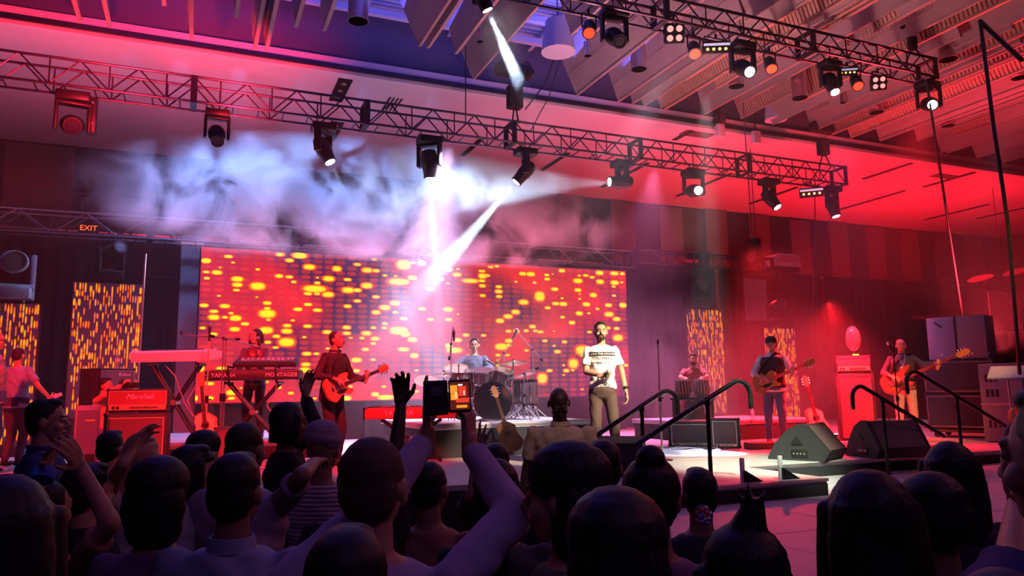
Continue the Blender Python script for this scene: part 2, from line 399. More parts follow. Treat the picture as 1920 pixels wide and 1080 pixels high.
# ------------------------------------------------------------------ black drapes behind the stage
def drape(xa, xb, y, z0, z1, label, m='drape'):
    n = int((xb - xa) / .045); V = []; Fc = []
    for i in range(n + 1):
        x = xa + (xb - xa) * i / n; d = .05 * math.sin(x * 23) + .025 * math.sin(x * 9.7 + 1)
        for z, k in ((z0, 1.2), (z0 * .5 + z1 * .5, 1), (z1, .6)): V.append((x - (xa + xb) / 2, d * k, z - z0))
    for i in range(n):
        for j in range(2): Fc.append((i * 3 + j, (i + 1) * 3 + j, (i + 1) * 3 + j + 1, i * 3 + j + 1))
    r = thing('black_drape', label, 'curtain', ((xa + xb) / 2, y, z0), 0)
    o = MB().add(V, Fc).build('curtain_cloth', M[m], r, 'all')
    sm = o.modifiers.new('s', 'SOLIDIFY'); sm.thickness = .01
    MB().cone((-(xb - xa) / 2, .03, z1 - z0), ((xb - xa) / 2, .03, z1 - z0), .03).build('drape_pipe', M['truss'], r)
    return r
YD = 16.9
zt = ony(200, 440, YD).z
drape(-9.0, -5.2, YD, 0, zt, 'black velour curtain at the far left behind the lit totems')
drape(-5.1, -1.2, YD, 0, zt, 'black velour curtain between the left totem and the LED wall')
drape(-1.1, 4, YD + .25, 0, zt - .8, 'black curtain hidden behind the left half of the LED wall')
drape(4.1, 9.6, YD + .25, 0, zt - .8, 'black curtain hidden behind the right half of the LED wall')
zr = ony(1300, 503, YD).z
drape(9.8, 13.4, YD, 0, zr, 'black curtain right of the LED wall behind the tabla player')
drape(13.5, 17.3, YD, 0, zr, 'black curtain behind the right guitarist and the bass amplifier')
drape(17.4, 22.5, YD, 0, zr, 'black curtain at the far right behind the speaker stack')
p = ony(361, 470, YD - .35)
t = thing('grey_pillar', 'grey vertical scenery column left of the LED wall', 'column', (p.x, YD - .5, DECK)); MB().bbox((0, 0, (p.z + .25 - DECK) / 2), (.42, .25, p.z + .25 - DECK), .02).build('column_body', mat('grey_column', (.14, .12, .14), .7), t)
MB().box((0, -.13, p.z + .1 - DECK), (.42, .02, .06)).build('column_cap', M['steel'], t)
for (x0p, x1p, y0p, y1p, lab) in [(1394, 1440, 522, 604, 'grey rectangular scrim panel hanging right of centre'), (1852, 1918, 546, 620, 'grey rectangular screen panel behind the speaker stack')]:
    a, b = ony(x0p, y0p, YD - .3), ony(x1p, y1p, YD - .3)
    t = thing('grey_scrim', lab, 'panel', ((a.x + b.x) / 2, YD - .3, b.z))
    MB().box((0, 0, (a.z - b.z) / 2), (b.x - a.x, .03, a.z - b.z)).build('panel_face', mat('grey_scrim', (.25, .22, .26), .8), t, False)
    MB().box((0, 0, 0), (b.x - a.x + .04, .05, .05)).build('bottom_rail', M['truss'], t, False)
    MB().cone((0, 0, a.z - b.z), (0, 0, CEIL - b.z), .01).build('hanging_wire', M['cable'], t)
# ------------------------------------------------------------------ LED wall
def dots_mesh(mb, x, z, rx, rz, core, rim, y, n=12):
    V = [(x, y, z)]; C = [(*core, 1)]
    for k, (f_, c) in enumerate(((.62, core), (1.0, rim))):
        for j in range(n):
            a = 2 * math.pi * j / n
            ca, sa = math.cos(a), math.sin(a)
            ca = math.copysign(abs(ca) ** .8, ca); sa = math.copysign(abs(sa) ** .8, sa)
            V.append((x + rx * f_ * ca, y, z + rz * f_ * sa)); C.append((*c, 1))
    Fc = [(0, 1 + j, 1 + (j + 1) % n) for j in range(n)] + [(1 + j, 1 + n + j, 1 + n + (j + 1) % n, 1 + (j + 1) % n) for j in range(n)]
    mb.add(V, Fc, C)
LA, LB = ony(378, 465, YLED), ony(1173, 505, YLED)
LX0, LX1 = ony(372, 600, YLED).x, ony(1176, 600, YLED).x
LZ1 = (ony(378, 465, YLED).z + ony(1173, 507, YLED).z) / 2; LZ0 = (ony(368, 752, YLED).z + ony(1100, 747, YLED).z) / 2
led = thing('led_wall', 'wide LED video wall glowing red with yellow dots behind the band', 'LED screen', ((LX0 + LX1) / 2, YLED, LZ0))
LW, LH = LX1 - LX0, LZ1 - LZ0
MB().box((0, .13, LH / 2), (LW + .06, .2, LH + .06)).build('screen_back', M['black'], led, False)
rng = np.random.RandomState(3)
NC, NR = 41, 27; px_, pz_ = LW / NC, LH / NR
# glowing background sheet (soft colour field per vertex)
V = []; Cc = []; Fc = []
def field(u, v):       # u,v 0..1 ; returns red ground colour of the picture on screen
    n = math.sin(u * 19 + 2 * math.sin(v * 7)) * .5 + math.sin(u * 43 + v * 9) * .3 + math.sin(v * 11 + u * 5) * .35
    d = max(0, min(1, .55 + .62 * n - 1.2 * max(0, .22 - abs(u - .33)) * (1 if v > .45 else 0) * 3 - (.9 if u > .72 and v < .45 else 0) * (.7)))
    return (.055 + .90 * d, .007 + .004 * d, .05 * (1 - d) + .012)
gx, gz = 82, 54
for i in range(gx + 1):
    for j in range(gz + 1):
        u, v = i / gx, j / gz; V.append((-LW / 2 + u * LW, 0, v * LH)); Cc.append((*field(u, v), 1))
for i in range(gx):
    for j in range(gz):
        a = i * (gz + 1) + j; Fc.append((a, a + gz + 1, a + gz + 2, a + 1))
ledm = led_mat('led_glow', 1.15)
mb = MB(); mb.add(V, Fc, Cc); mb.build('screen_face', ledm, led, False)
mb = MB()
yell = {}
L4 = [(1160,387,24,14),(1220,453,24,12),(1335,490,28,14),(1335,522,24,12),(1330,552,16,7),(1450,530,36,20),(1575,352,22,10),(1685,358,36,20),(1628,385,20,10),(1740,422,28,14),(1895,432,22,14),(1848,488,28,14),(1570,473,20,10),(1770,545,56,18),(1845,577,28,14),(1732,572,20,9),(1503,625,20,10),(1503,685,40,22),(1503,655,16,8),(1203,705,26,14),(1325,710,28,15),(1265,642,24,11),(1148,638,22,10),(1203,672,20,9),(1378,742,20,9),(1320,772,24,12),(1497,778,32,18),(1612,845,38,22),(1615,752,20,9),(1613,783,26,13),(1555,812,18,9),(1550,875,15,6),(1675,660,22,10),(1732,633,20,9),(1785,665,22,9),(1128,993,30,16),(1248,995,26,12),(1725,910,22,10),(1720,970,22,10),(1715,1000,24,14),(1840,788,22,10),(1627,478,18,8),(1285,363,20,9),(1160,450,16,7),(1200,800,20,9),(1140,765,14,7),(1265,705,14,7),(1780,910,14,7),(1730,755,20,9),(1178,1160,20,10),(1305,1128,28,14),(1180,1078,20,9),(1105,1160,24,14),(1300,1160,18,8)]
L5 = [(90,408,18,8),(145,440,26,13),(195,443,18,9),(350,410,38,28),(450,400,24,14),(400,398,18,8),(325,505,54,18),(400,483,26,13),(143,527,28,15),(38,552,30,15),(90,553,20,10),(35,493,18,8),(195,590,18,8),(300,625,26,14),(245,650,28,14),(195,677,22,11),(90,613,18,8),(35,643,18,9),(350,712,20,9),(245,740,14,7),(30,762,20,10),(325,780,48,22),(360,800,26,16),(400,830,26,14),(140,795,24,12),(190,825,22,11),(30,795,20,9),(350,885,30,12),(410,920,22,14),(135,885,18,9),(85,945,26,13),(30,975,24,14),(85,1005,18,9),(605,437,22,12),(550,460,20,9),(650,465,24,12),(555,490,22,10),(500,545,22,11),(600,660,26,13),(455,657,20,10),(500,717,18,8),(603,718,20,9),(655,833,22,11),(603,865,20,14),(635,890,44,16),(790,445,18,7),(793,473,22,14),(725,500,44,12),(790,500,18,8),(793,528,18,9),(795,583,16,8),(840,422,16,7),(885,560,20,10),(887,588,16,8),(885,533,16,8),(1020,460,20,10),(1065,462,24,12),(1155,467,14,7),(1157,490,16,8),(1240,443,18,9),(1115,587,28,26),(1025,620,26,13),(980,675,22,12),(937,700,24,12),(892,725,22,12),(1160,652,16,8),(1200,547,20,10),(1205,628,20,9),(1248,630,22,11),(1330,500,26,13),(1330,552,20,10),(1338,683,20,11),(1378,632,22,11),(1375,470,16,7),(1410,480,14,7),(1452,455,22,12),(1455,505,22,12),(1535,458,24,11),(1537,510,24,12),(1580,460,14,8),(1417,580,20,12),(1502,637,20,10),(1583,637,24,13),(1505,688,26,13),(1548,715,22,11),(1297,735,18,10),(1555,820,28,17),(1548,768,16,8),(1498,765,16,8),(1075,757,18,10),(940,783,16,8),(985,783,18,10),(940,837,20,11),(900,870,34,18),(940,862,16,9),(1120,787,16,8),(755,835,16,8),(700,805,18,9),(800,807,14,7),(1255,843,14,8),(1215,898,18,9),(1355,890,36,24),(1130,1048,26,26),(1305,965,26,24),(1265,1005,16,9),(1170,1005,16,8),(1600,975,14,8),(250,1155,44,18),(30,1160,24,14),(190,1138,20,12)]
Y = []
for x, y, a, b in L4: Y.append((x / 3, 360 + y / 3, a / 3, b / 3))
for x, y, a, b in L5: Y.append((640 + x / 3, 360 + y / 3, a / 3, b / 3))
for x, y, a, b in Y:
    p = ony(x, y, YLED); sc = (p - C0).dot(FWD) / F
    cx, cz = p.x - (LX0 + LX1) / 2, p.z - LZ0
    rx, rz = a * sc / math.cos(YAW) * 1.05, b * sc * 1.05
    if 0 < cz < LH and abs(cx) < LW / 2:
        i, j = int((cx + LW / 2) / px_), int(cz / pz_)
        yell.setdefault((i, j), 1)
        dots_mesh(mb, cx, cz, min(rx * 1.35, LW / 2 - abs(cx)), min(rz * 1.45, cz, LH - cz), (1.0, .16, .0), (.75, .012, .01), -.004)
        dots_mesh(mb, cx, cz, min(rx, LW / 2 - abs(cx)), min(rz, cz, LH - cz), (1.0, .80, .0), (1.0, .42, .0), -.006)
mr = MB()
for i in range(NC):
    for j in range(NR):
        if (i, j) in yell: continue
        cx, cz = -LW / 2 + (i + .5) * px_, (j + .5) * pz_; u, v = (i + .5) / NC, (j + .5) / NR
        b = .55 + .45 * rng.rand(); f0 = field(u, v)[0]
        c = (.42 * b + .55 * f0, .010 + .014 * b, .022)
        dots_mesh(mr, cx, cz, px_ * .44, pz_ * .42, c, (c[0] * .8, c[1] * .7, c[2]), -.002, 10)
        if rng.rand() < .12:
            k = .12 + .2 * rng.rand(); dots_mesh(mr, cx, cz, px_ * k, pz_ * k * 1.1, (1, .7, 0), (1, .3, 0), -.005, 8)
mr.build('red_light_dots', ledm, led, False, 'stuff'); mb.build('yellow_light_dots', ledm, led, False, 'stuff')
# legs holding the wall above the deck
for k in range(7):
    MB().box((-LW / 2 + .3 + k * (LW - .6) / 6, .1, -(LZ0 - DECK) / 2), (.1, .1, LZ0 - DECK)).build('support_leg', M['black'], led, False)
MB().box((0, .25, -(LZ0 - DECK) / 2 - .02), (LW, .04, LZ0 - DECK - .04)).build('lower_skirt', M['drape'], led, False)

# ------------------------------------------------------------------ LED totems
totm = led_mat('totem_glow', 1.0)
def totem(pl, ptop, pr, D, hz, label, wid=1.12, leanrz=0):
    c = dep((pl + pr) / 2, ptop, D); base = dep((pl + pr) / 2, hz, D)
    H = c.z - base.z
    t = thing('led_totem', label, 'LED panel', (c.x, c.y, DECK), leanrz, None)
    bz = base.z - DECK
    MB().bbox((0, .05, bz / 2), (wid * .8, .4, bz), .02).build('pedestal', M['riser'], t)
    MB().box((0, .07, bz + H / 2), (wid + .03, .1, H + .03)).build('panel_case', M['black'], t, False)
    mb = MB(); mb.add([(-wid / 2, .015, bz), (wid / 2, .015, bz), (wid / 2, .015, bz + H), (-wid / 2, .015, bz + H)], [(0, 1, 2, 3)], [(.035, .008, .03, 1)] * 4)
    nc, nr = 26, 30; dx, dz = wid / nc, H / nr
    for i in range(nc):
        vcol = rng.rand() < .35
        for j in range(nr):
            q = rng.rand()
            if q < (.56 if vcol else .30):
                k = rng.rand(); big = q < .05
                x, z = -wid / 2 + (i + .5) * dx, bz + (j + .5) * dz
                z = min(max(z, bz + dz * .9), bz + H - dz * .9)
                x = min(max(x, -wid / 2 + dx * .7), wid / 2 - dx * .7)
                dots_mesh(mb, x, z, dx * (.26 + .16 * k + (.2 if big else 0)), min(dz * (.6 + .95 * k), .075), (1, .17 + .20 * (k > .6), .008), (.60, .016, .008), .012, 8)
    mb.build('lit_face', totm, t, False)
    return t, bz + H
TOT = [totem(-62, 568, 66, 12.3, 835, 'tall LED totem with orange streaks at the far left edge, behind the man in pink'),
       totem(146, 531, 262, 13.5, 782, 'tall LED totem with orange streaks behind the small guitar amplifiers'),
       totem(1290, 580, 1352, 17.2, 776, 'LED totem with orange streaks behind the tabla player', 1.02),
       totem(1434, 615, 1490, 18.6, 800, 'LED totem with orange streaks behind the right guitarist', 1.0)]
# ------------------------------------------------------------------ box trusses
def truss(name_label, p, q, s=.34, bay=.36, mk='truss', cat='truss', r=.025):
    p, q = Vector(p), Vector(q); L = (q - p).length; d = (q - p).normalized()
    t = thing('lighting_truss', name_label, cat, p)
    t.rotation_euler = d.to_track_quat('X', 'Z').to_euler()
    h = s / 2
    ch = MB().cone((0, 0, 0), (L, 0, 0), r, n=8).mesh('chord', True); ch.materials.append(M[mk])
    for y in (-h, h):
        for z in (-h, h): o = link('chord', ch, None, t); o.location = (0, y, z)
    dl = math.hypot(bay, s)
    vb = MB().cone((0, 0, -h), (0, 0, h), r * .5, n=6).mesh('brace', True); vb.materials.append(M[mk])
    db = MB().cone((-bay / 2, 0, -h), (bay / 2, 0, h), r * .55, n=6).mesh('diagonal_brace', True); db.materials.append(M[mk])
    hb = MB().cone((0, -h, 0), (0, h, 0), r * .5, n=6).mesh('cross_brace', True); hb.materials.append(M[mk])
    n = int(L / bay)
    for i in range(n):
        x = (i + .5) * L / n
        for y in (-h, h):
            o = link('diagonal_brace', db, None, t); o.location = (x, y, 0); o.rotation_euler = (0, 0, math.pi if i % 2 else 0)
            if i % 2 == 0: o = link('brace', vb, None, t); o.location = (x - .5 * L / n, y, 0)
        o = link('cross_brace', hb, None, t); o.location = (x, 0, -h)
    # end frames and joint plates
    k = max(1, round(L / 2.9))
    jm = MB()
    for y in (-h, h): jm.box((0, y, 0), (.10, .03, s + .05))
    for z in (-h, h): jm.box((0, 0, z), (.10, s + .05, .03))
    jme = jm.mesh('joint_frame'); jme.materials.append(M[mk])
    for i in range(k + 1):
        o = link('joint_frame', jme, None, t); o.location = (i * L / k, 0, 0)
    return t
ZT = ony(1200, 285, YT).z
YF = 9.2
TA = Vector((ony(-20, 128, YT).x, YT, ZT)); TB = Vector((ony(1572, 326, YT).x, YT, ZT))
truss('long black box truss hanging over the stage, running from upper left to centre right', TA, TB, .44, .42)
FA, FB = ony(1190, 18, YF), ony(1738, 132, YF)
fz = (FA.z + FB.z) / 2
truss('black box truss hanging at the upper right in front of the ceiling baffles', (FA.x - 2.5, YF, fz), (FB.x, YF, fz), .36, .36)
YR = 16.2
ra, rb = ony(-30, 418, YR), ony(1180, 490, YR)
rz = (ony(200, 425, YR).z + ony(1000, 478, YR).z) / 2
truss('rear box truss above the LED wall and the left black drapes', (ra.x, YR, rz), (rb.x, YR, rz), .42, .55)
rb2 = ony(1440, 505, YR); truss('short rear box truss right of the LED wall', (rb.x + .15, YR, rb2.z + .1), (rb2.x, YR, rb2.z + .1), .34, .4)
# hoists
def hoist(p, top, label, sc=1.0):
    t = thing('chain_hoist', label, 'hoist', p)
    MB().bbox((0, 0, 1.0 * sc), (.62 * sc, .22 * sc, .24 * sc), .03).cone((-.36 * sc, 0, 1.0 * sc), (.36 * sc, 0, 1.0 * sc), .09 * sc).build('hoist_motor', M['black'], t)
    MB().bbox((0, 0, .5 * sc), (.26 * sc, .2 * sc, .42 * sc), .02).build('chain_bag', M['rubber'], t)
    MB().cone((-.05, 0, .65 * sc), (-.05, 0, .95 * sc), .012).cone((.1, 0, .65 * sc), (.1, 0, .95 * sc), .012).build('chain', M['steel'], t)
    MB().path([(0, -.18, -.04), (0, 0, .42 * sc), (0, .18, -.04)], .018).build('sling', M['cable'], t)
    MB().cone((0, 0, 1.1 * sc), (0, 0, top - p[2]), .012, n=6).build('lifting_chain', M['cable'], t)
    MB().path([(.2 * sc, .02, 1.1 * sc), (.22 * sc, .02, 1.22 * sc), (.30 * sc, .02, 1.2 * sc), (.3 * sc, .02, 1.05 * sc)], .015).build('power_cable', M['cable'], t)
pz = ZT + .25
hoist((ony(966, 250, YT).x, YT, pz), CEIL, 'black chain hoist on the long truss at centre', 1.15)
hoist((ony(1545, 300, YT).x, YT, pz), CEIL, 'black chain hoist at the right end of the long truss')
hoist((ony(1712, 100, YF).x, YF, fz + .2), 10.8, 'black chain hoist at the right end of the upper right truss', .6)

# ------------------------------------------------------------------ stage lamps
def moving_head(p, tgt, label, lit='lens', hang=True, sc=1.0, group=None, power=0, ang=20, col=WHITE, body='black', yaw=0):
    """clamp point p, hangs down (or stands up) and aims at tgt"""
    p = Vector(p); s = -1 if hang else 1
    t = thing('moving_head_lamp', label, 'stage light', p, yaw, group)
    MB().bbox((0, 0, s * .10 * sc), (.40 * sc, .30 * sc, .13 * sc), .03).cone((-.12 * sc, 0, 0), (-.12 * sc, 0, s * .06 * sc), .02).cone((.12 * sc, 0, 0), (.12 * sc, 0, s * .06 * sc), .02).build('base', M[body], t)
    pc = Vector((0, 0, s * .46 * sc))
    d = (Vector(tgt) - (p + pc)); d = Euler((0, 0, -yaw)).to_matrix() @ d; d.normalize()
    hd = Vector((d.x, d.y, 0)); a = math.atan2(hd.y, hd.x) - math.pi / 2 if hd.length > .05 else 0
    yk = MB(); Ym = Euler((0, 0, a)).to_matrix()
    for sd in (-1, 1):
        yk.bbox(Ym @ Vector((sd * .19 * sc, 0, s * .34 * sc)), (.05 * sc, .13 * sc, .42 * sc), .02, Ym)
    yk.bbox((0, 0, s * .18 * sc), (.42 * sc, .14 * sc, .05 * sc), .02, Ym)
    yk.build('yoke', M[body], t)
    m = frame(d, (Ym @ Vector((0, 0, 1))) if abs(d.z) < .95 else (Ym @ Vector((0, 1, 0))))
    h = MB().loft([(pc + m @ Vector((0, 0, z * sc)), rx * sc, ry * sc, m) for z, rx, ry in
        ((-.20, .07, .06), (-.18, .12, .10), (-.08, .145, .13), (.06, .145, .13), (.14, .12, .115), (.24, .105, .105), (.27, .105, .105))], 16)
    h.build('lamp_head', M[body], t)
    for k in (-.1, 0, .1): pass
    MB().loft([(pc + m @ Vector((0, 0, .262 * sc)), .085 * sc, .085 * sc, m), (pc + m @ Vector((0, 0, .278 * sc)), .075 * sc, .075 * sc, m)], 16).build('lens', M[lit], t)
    MB().loft([(pc + m @ Vector((0, 0, .235 * sc)), .11 * sc, .11 * sc, m), (pc + m @ Vector((0, 0, .285 * sc)), .108 * sc, .108 * sc, m), (pc + m @ Vector((0, 0, .285 * sc)), .088 * sc, .088 * sc, m), (pc + m @ Vector((0, 0, .275 * sc)), .088 * sc, .088 * sc, m)], 16, False).build('lens_ring', M['blackp'], t)
    if power:
        src = p + Euler((0, 0, yaw)).to_matrix() @ (pc + m @ Vector((0, 0, .31 * sc)))
        spot('lamp_beam', src, tgt, col, power, ang, .25, .03)
    return t
def par_can(p, tgt, label, lit='lensr', sc=1.0, group=None):
    p = Vector(p); t = thing('par_can', label, 'stage light', p, 0, group)
    c = Vector((0, 0, -.30 * sc)); d = Vector((-.35, -.62, -1)).normalized(); m = frame(d)
    MB().loft([(c + m @ Vector((0, 0, z * sc)), r * sc, r * sc, m) for z, r in ((-.14, .05), (-.13, .08), (-.02, .10), (.15, .105))], 16).build('can', M['black'], t)
    MB().loft([(c + m @ Vector((0, 0, .145 * sc)), .085 * sc, .085 * sc, m), (c + m @ Vector((0, 0, .156 * sc)), .085 * sc, .085 * sc, m)], 14).build('lens', M[lit], t)
    MB().path([(-.12 * sc, 0, -.30 * sc), (-.12 * sc, 0, -.08 * sc), (.12 * sc, 0, -.08 * sc), (.12 * sc, 0, -.30 * sc)], .012 * sc).cone((0, 0, -.08 * sc), (0, 0, .02), .02 * sc).cone((0, -.2, .0), (0, .2, .0), .018).build('bracket', M['truss'], t)
def blinder(p, tgt, label, nx=2, nz=2, lit='lensp', sc=1.0):
    p = Vector(p); t = thing('blinder_light', label, 'stage light', p)
    c = Vector((0, 0, -.28 * sc)); d = (Vector(tgt) - p - c).normalized(); m = frame(d)
    wx, wz = nx * .14 * sc + .03, nz * .14 * sc + .03
    MB().bbox(c, (wx, wz, .12 * sc), .01, m).build('housing', M['black'], t)
    for i in range(nx):
        for j in range(nz):
            q = c + m @ Vector(((i - (nx - 1) / 2) * .14 * sc, (j - (nz - 1) / 2) * .14 * sc, .062 * sc))
            MB().loft([(q, .05 * sc, .05 * sc, m), (q + m @ Vector((0, 0, .006)), .05 * sc, .05 * sc, m)], 14).build('lamp', M[lit], t)
    MB().path([c + m @ Vector((-wx / 2 - .01, 0, 0)), Vector((-wx / 2, 0, -.05)), Vector((wx / 2, 0, -.05)), c + m @ Vector((wx / 2 + .01, 0, 0))], .012).cone((0, 0, -.05), (0, 0, .03), .02).build('bracket', M['truss'], t)
def led_bar(p, tgt, label, sc=1.0):
    p = Vector(p); t = thing('led_batten', label, 'stage light', p)
    c = Vector((0, 0, -.24 * sc)); d = (Vector(tgt) - p - c).normalized(); m = frame(d)
    MB().bbox(c, (.56 * sc, .24 * sc, .10 * sc), .015, m).build('housing', M['black'], t)
    MB().box(c + m @ Vector((0, .06 * sc, .055 * sc)), (.52 * sc, .05 * sc, .012), m).build('reflector', mat('cool_strip', (.6, .65, .8), .2, .5, 0, 5, 0, (.6, .7, 1), .5), t)
    for i in range(4):
        q = c + m @ Vector(((i - 1.5) * .12 * sc, -.03 * sc, .052 * sc))
        MB().loft([(q, .03 * sc, .03 * sc, m), (q + m @ Vector((0, 0, .012)), .03 * sc, .03 * sc, m)], 10).build('lamp', M['lensa'], t)
    MB().path([c + m @ Vector((-.28 * sc, 0, 0)), Vector((-.28 * sc, 0, -.04)), Vector((.28 * sc, 0, -.04)), c + m @ Vector((.28 * sc, 0, 0))], .01).cone((0, 0, -.04), (0, 0, .03), .02).build('bracket', M['truss'], t)
zb = ZT - .22
def tx(px, y=YT, py=280): return ony(px, py, y).x
# beam targets
SMK = Vector((tx(330), YT + .9, ony(330, 345, YT + .9).z))
moving_head((tx(140, py=170), YT, zb), dep(250, 600, 2), 'large red tinted lamp hanging from the far left of the long truss', 'lens', sc=1.25)
spk = thing('line_speaker', 'narrow dark speaker strip hanging beside the far left truss lamp', 'speaker', (tx(167), YT + .1, zb)); MB().bbox((0, 0, -.35), (.14, .14, .62), .02).build('speaker_body', M['black'], spk)
for k in (-.15, -.5): MB().lathe([(.025, 0), (.02, -.01), (0, -.012)], 10, (0, -.075, k), (R(-90), 0, 0)).build('screw_cap', M['steel'], spk)
moving_head((tx(408, py=215), YT, zb), (tx(440), 9, 2), 'dim lamp on the long truss seen through red haze, second from the left', 'lens')
moving_head((tx(607, py=230), YT, zb), (tx(690), YT - .6, ZT - 2.6), 'lamp on the long truss tilted to the right with a short pale beam', 'lensw', sc=1.1, power=20000, ang=6)
moving_head((tx(805, py=245), YT, zb), (tx(838), YT + .4, 2.4), 'lamp on the long truss pointing straight down with a thin white beam', 'lensw', sc=1.15, power=12000, ang=5.5)
moving_head((tx(985, py=268), YT, zb), (tx(846), YT + .6, ony(846, 500, YT + .6).z), 'lamp at the middle of the long truss wrapped in smoke, throwing the widest beam', 'lensw', power=26000, ang=10, sc=1.1)
moving_head((tx(1165, py=282), YT, zb), SMK, 'lamp on the long truss aimed left through the smoke bank, glaring', 'lensw', sc=1.1, power=0)
moving_head((tx(1298, py=300), YT, zb), (6.5, 2, 3.3), 'lamp on the long truss glaring towards the audience, right of the truss joint', 'lensw', sc=1.15)
moving_head((tx(1440, py=318), YT, zb), (tx(1500), YT - 2.5, 2.5), 'lamp on the long truss tilted to the right with a blue white lens', 'lensw', sc=1.1)
moving_head((tx(1557, py=335), YT, zb), (tx(1572), YT - 1.2, 1.5), 'lamp under the right end of the long truss pointing down', 'lensw', sc=1.1, power=700, ang=6, col=(.3, .35, 1))
led_bar((tx(1519, py=325), YT, zb), (4, 3, 3), 'LED batten with four amber cells under the right end of the long truss')
spot('smoke_light', (tx(1152, py=300), YT + .3, zb - .47), SMK, (.55, .72, 1), 8500, 24, .6, .05)
for px_s, pw_s in ((215, 900), (330, 1700), (450, 2200), (580, 1500), (710, 1500), (850, 1500)): spot('smoke_light', (tx(px_s), YT + 1.4, 8.45), (tx(px_s) - .2, YT + 1.3, 0), (.20, .36, 1), pw_s, 56, 1, .1)  # row of unseen spots added above the smoke bank to brighten it
moving_head(dep(900, -62, 10.0), dep(990, 190, 10.3), 'lamp at the top edge throwing a short white beam through a smoke plume', 'lensw', sc=.9, power=9000, ang=11)
zf = fz - .18
def fx(px, py=80): return ony(px, py, YF).x
par_can((fx(1103, 5), YF, zf), (3, 2, 1), 'red lit par can leftmost on the upper right truss')
moving_head((fx(1150, 5), YF, zf + .1), (4.5, 3, 2), 'unlit lamp beside the leftmost par can on the upper right truss', 'lens', sc=1.0)
blinder((fx(1262, 20), YF, zf + .18), (2, 0, 2), 'square four lamp blinder at the left of the upper right truss')
par_can((fx(1298, 25), YF, zf), (4, 2, 1), 'red lit par can right of the left blinder')
led_bar((fx(1340, 35), YF, zf), (3, 0, 2), 'LED batten with four amber cells on the upper right truss', .8)
moving_head((fx(1388, 45), YF, zf), (6.5, 3, 2.2), 'lamp on the upper right truss pointing down with a bright white lens', 'lensw', sc=1.0)
par_can((fx(1440, 60), YF, zf), (5, 2, 1), 'red lit par can in the middle of the upper right truss')
moving_head((fx(1552, 80), YF, zf), (fx(1500), YF - 2, 3), 'lamp on the upper right truss turned left with a small white lens', 'lensw', sc=.9)
led_bar((fx(1585, 85), YF, zf), (5, 0, 2), 'unlit looking batten right of the lamp turned left', .6)
par_can((fx(1600, 90), YF, zf), (6, 2, 1), 'red lit par can left of the right blinder')
blinder((fx(1642, 95), YF, zf), (4, 0, 2), 'square four lamp blinder near the right end of the upper right truss', sc=.85)
moving_head((fx(1735, 118), YF, zf), (5.5, 1.5, 2.6), 'lamp at the right end of the upper right truss glaring white', 'lensw', sc=1.0)
# lamps on the totems
for (t, top), lab, tg, b_ in zip(TOT, ['grey moving lamp standing on the far left totem', 'moving lamp standing on the second totem from the left, tilted right', 'moving lamp standing on the totem behind the tabla player', 'moving lamp standing on the totem behind the right guitarist'],
        [(1, 0, 2.6), (3.5, 8, 7.5), (4, 0, 3), (6, 2, 4)], ['steelb', 'black', 'black', 'black']):
    if b_ == 'steelb': mat('steelb', (.25, .27, .33), .45); M['steelb'] = MATS['steelb']
    q = Vector(t.location) + Vector((.0, .07, top + .02))
    if b_ == 'steelb': q = q + Vector((.12, 0, 0))
    moving_head(q, tg, lab, 'lens', False, 1.15 if b_ != 'steelb' else 1.5, body=b_)

# ------------------------------------------------------------------ ceiling baffles
ZB = 8.15
ORD = 'first second third fourth fifth sixth seventh eighth ninth tenth eleventh twelfth thirteenth fourteenth fifteenth sixteenth seventeenth eighteenth nineteenth twentieth'.split()
ORD += ['twenty-' + o for o in ORD[:9]] + ['thirtieth'] + ['thirty-' + o for o in ORD[:9]] + ['fortieth'] + ['forty-' + o for o in ORD[:9]]
def ordinal_labels(prefix, fmt):
    L_ = sorted([o for o in COL.objects if o.get('group') == prefix and o.parent is None], key=lambda o: proj(o.location)[0] if not o.data else proj(Vector(o.location) + Vector((0, max(v[1] for v in o.bound_box), 0)))[0])
    for i, o in enumerate(L_): o['label'] = fmt % ORD[i]
bl_cache = {}
def baffle_mesh(L, h, kind):
    key = (round(L, 1), kind, round(h, 2))
    if key in bl_cache: return bl_cache[key]
    mb = MB()
    if kind == 'plain':
        mb.box((0, L / 2, h / 2), (.035, L, h)).box((0, L / 2, 0), (.07, L, .03)).box((0, L / 2, h * .45), (.055, L, .02))
    else:
        n = int(L / .085)
        mb.box((0, L / 2, h / 2), (.02, L, h)).box((0, L / 2, 0), (.09, L, .03))
        for i in range(n): mb.box((0, (i + .5) * L / n, h / 2), (.07, L / n * .5, h * .9))
    me = mb.mesh('ceiling_baffle'); me.materials.append(M['baffle' if kind == 'plain' else 'baffle2']); bl_cache[key] = me; return me
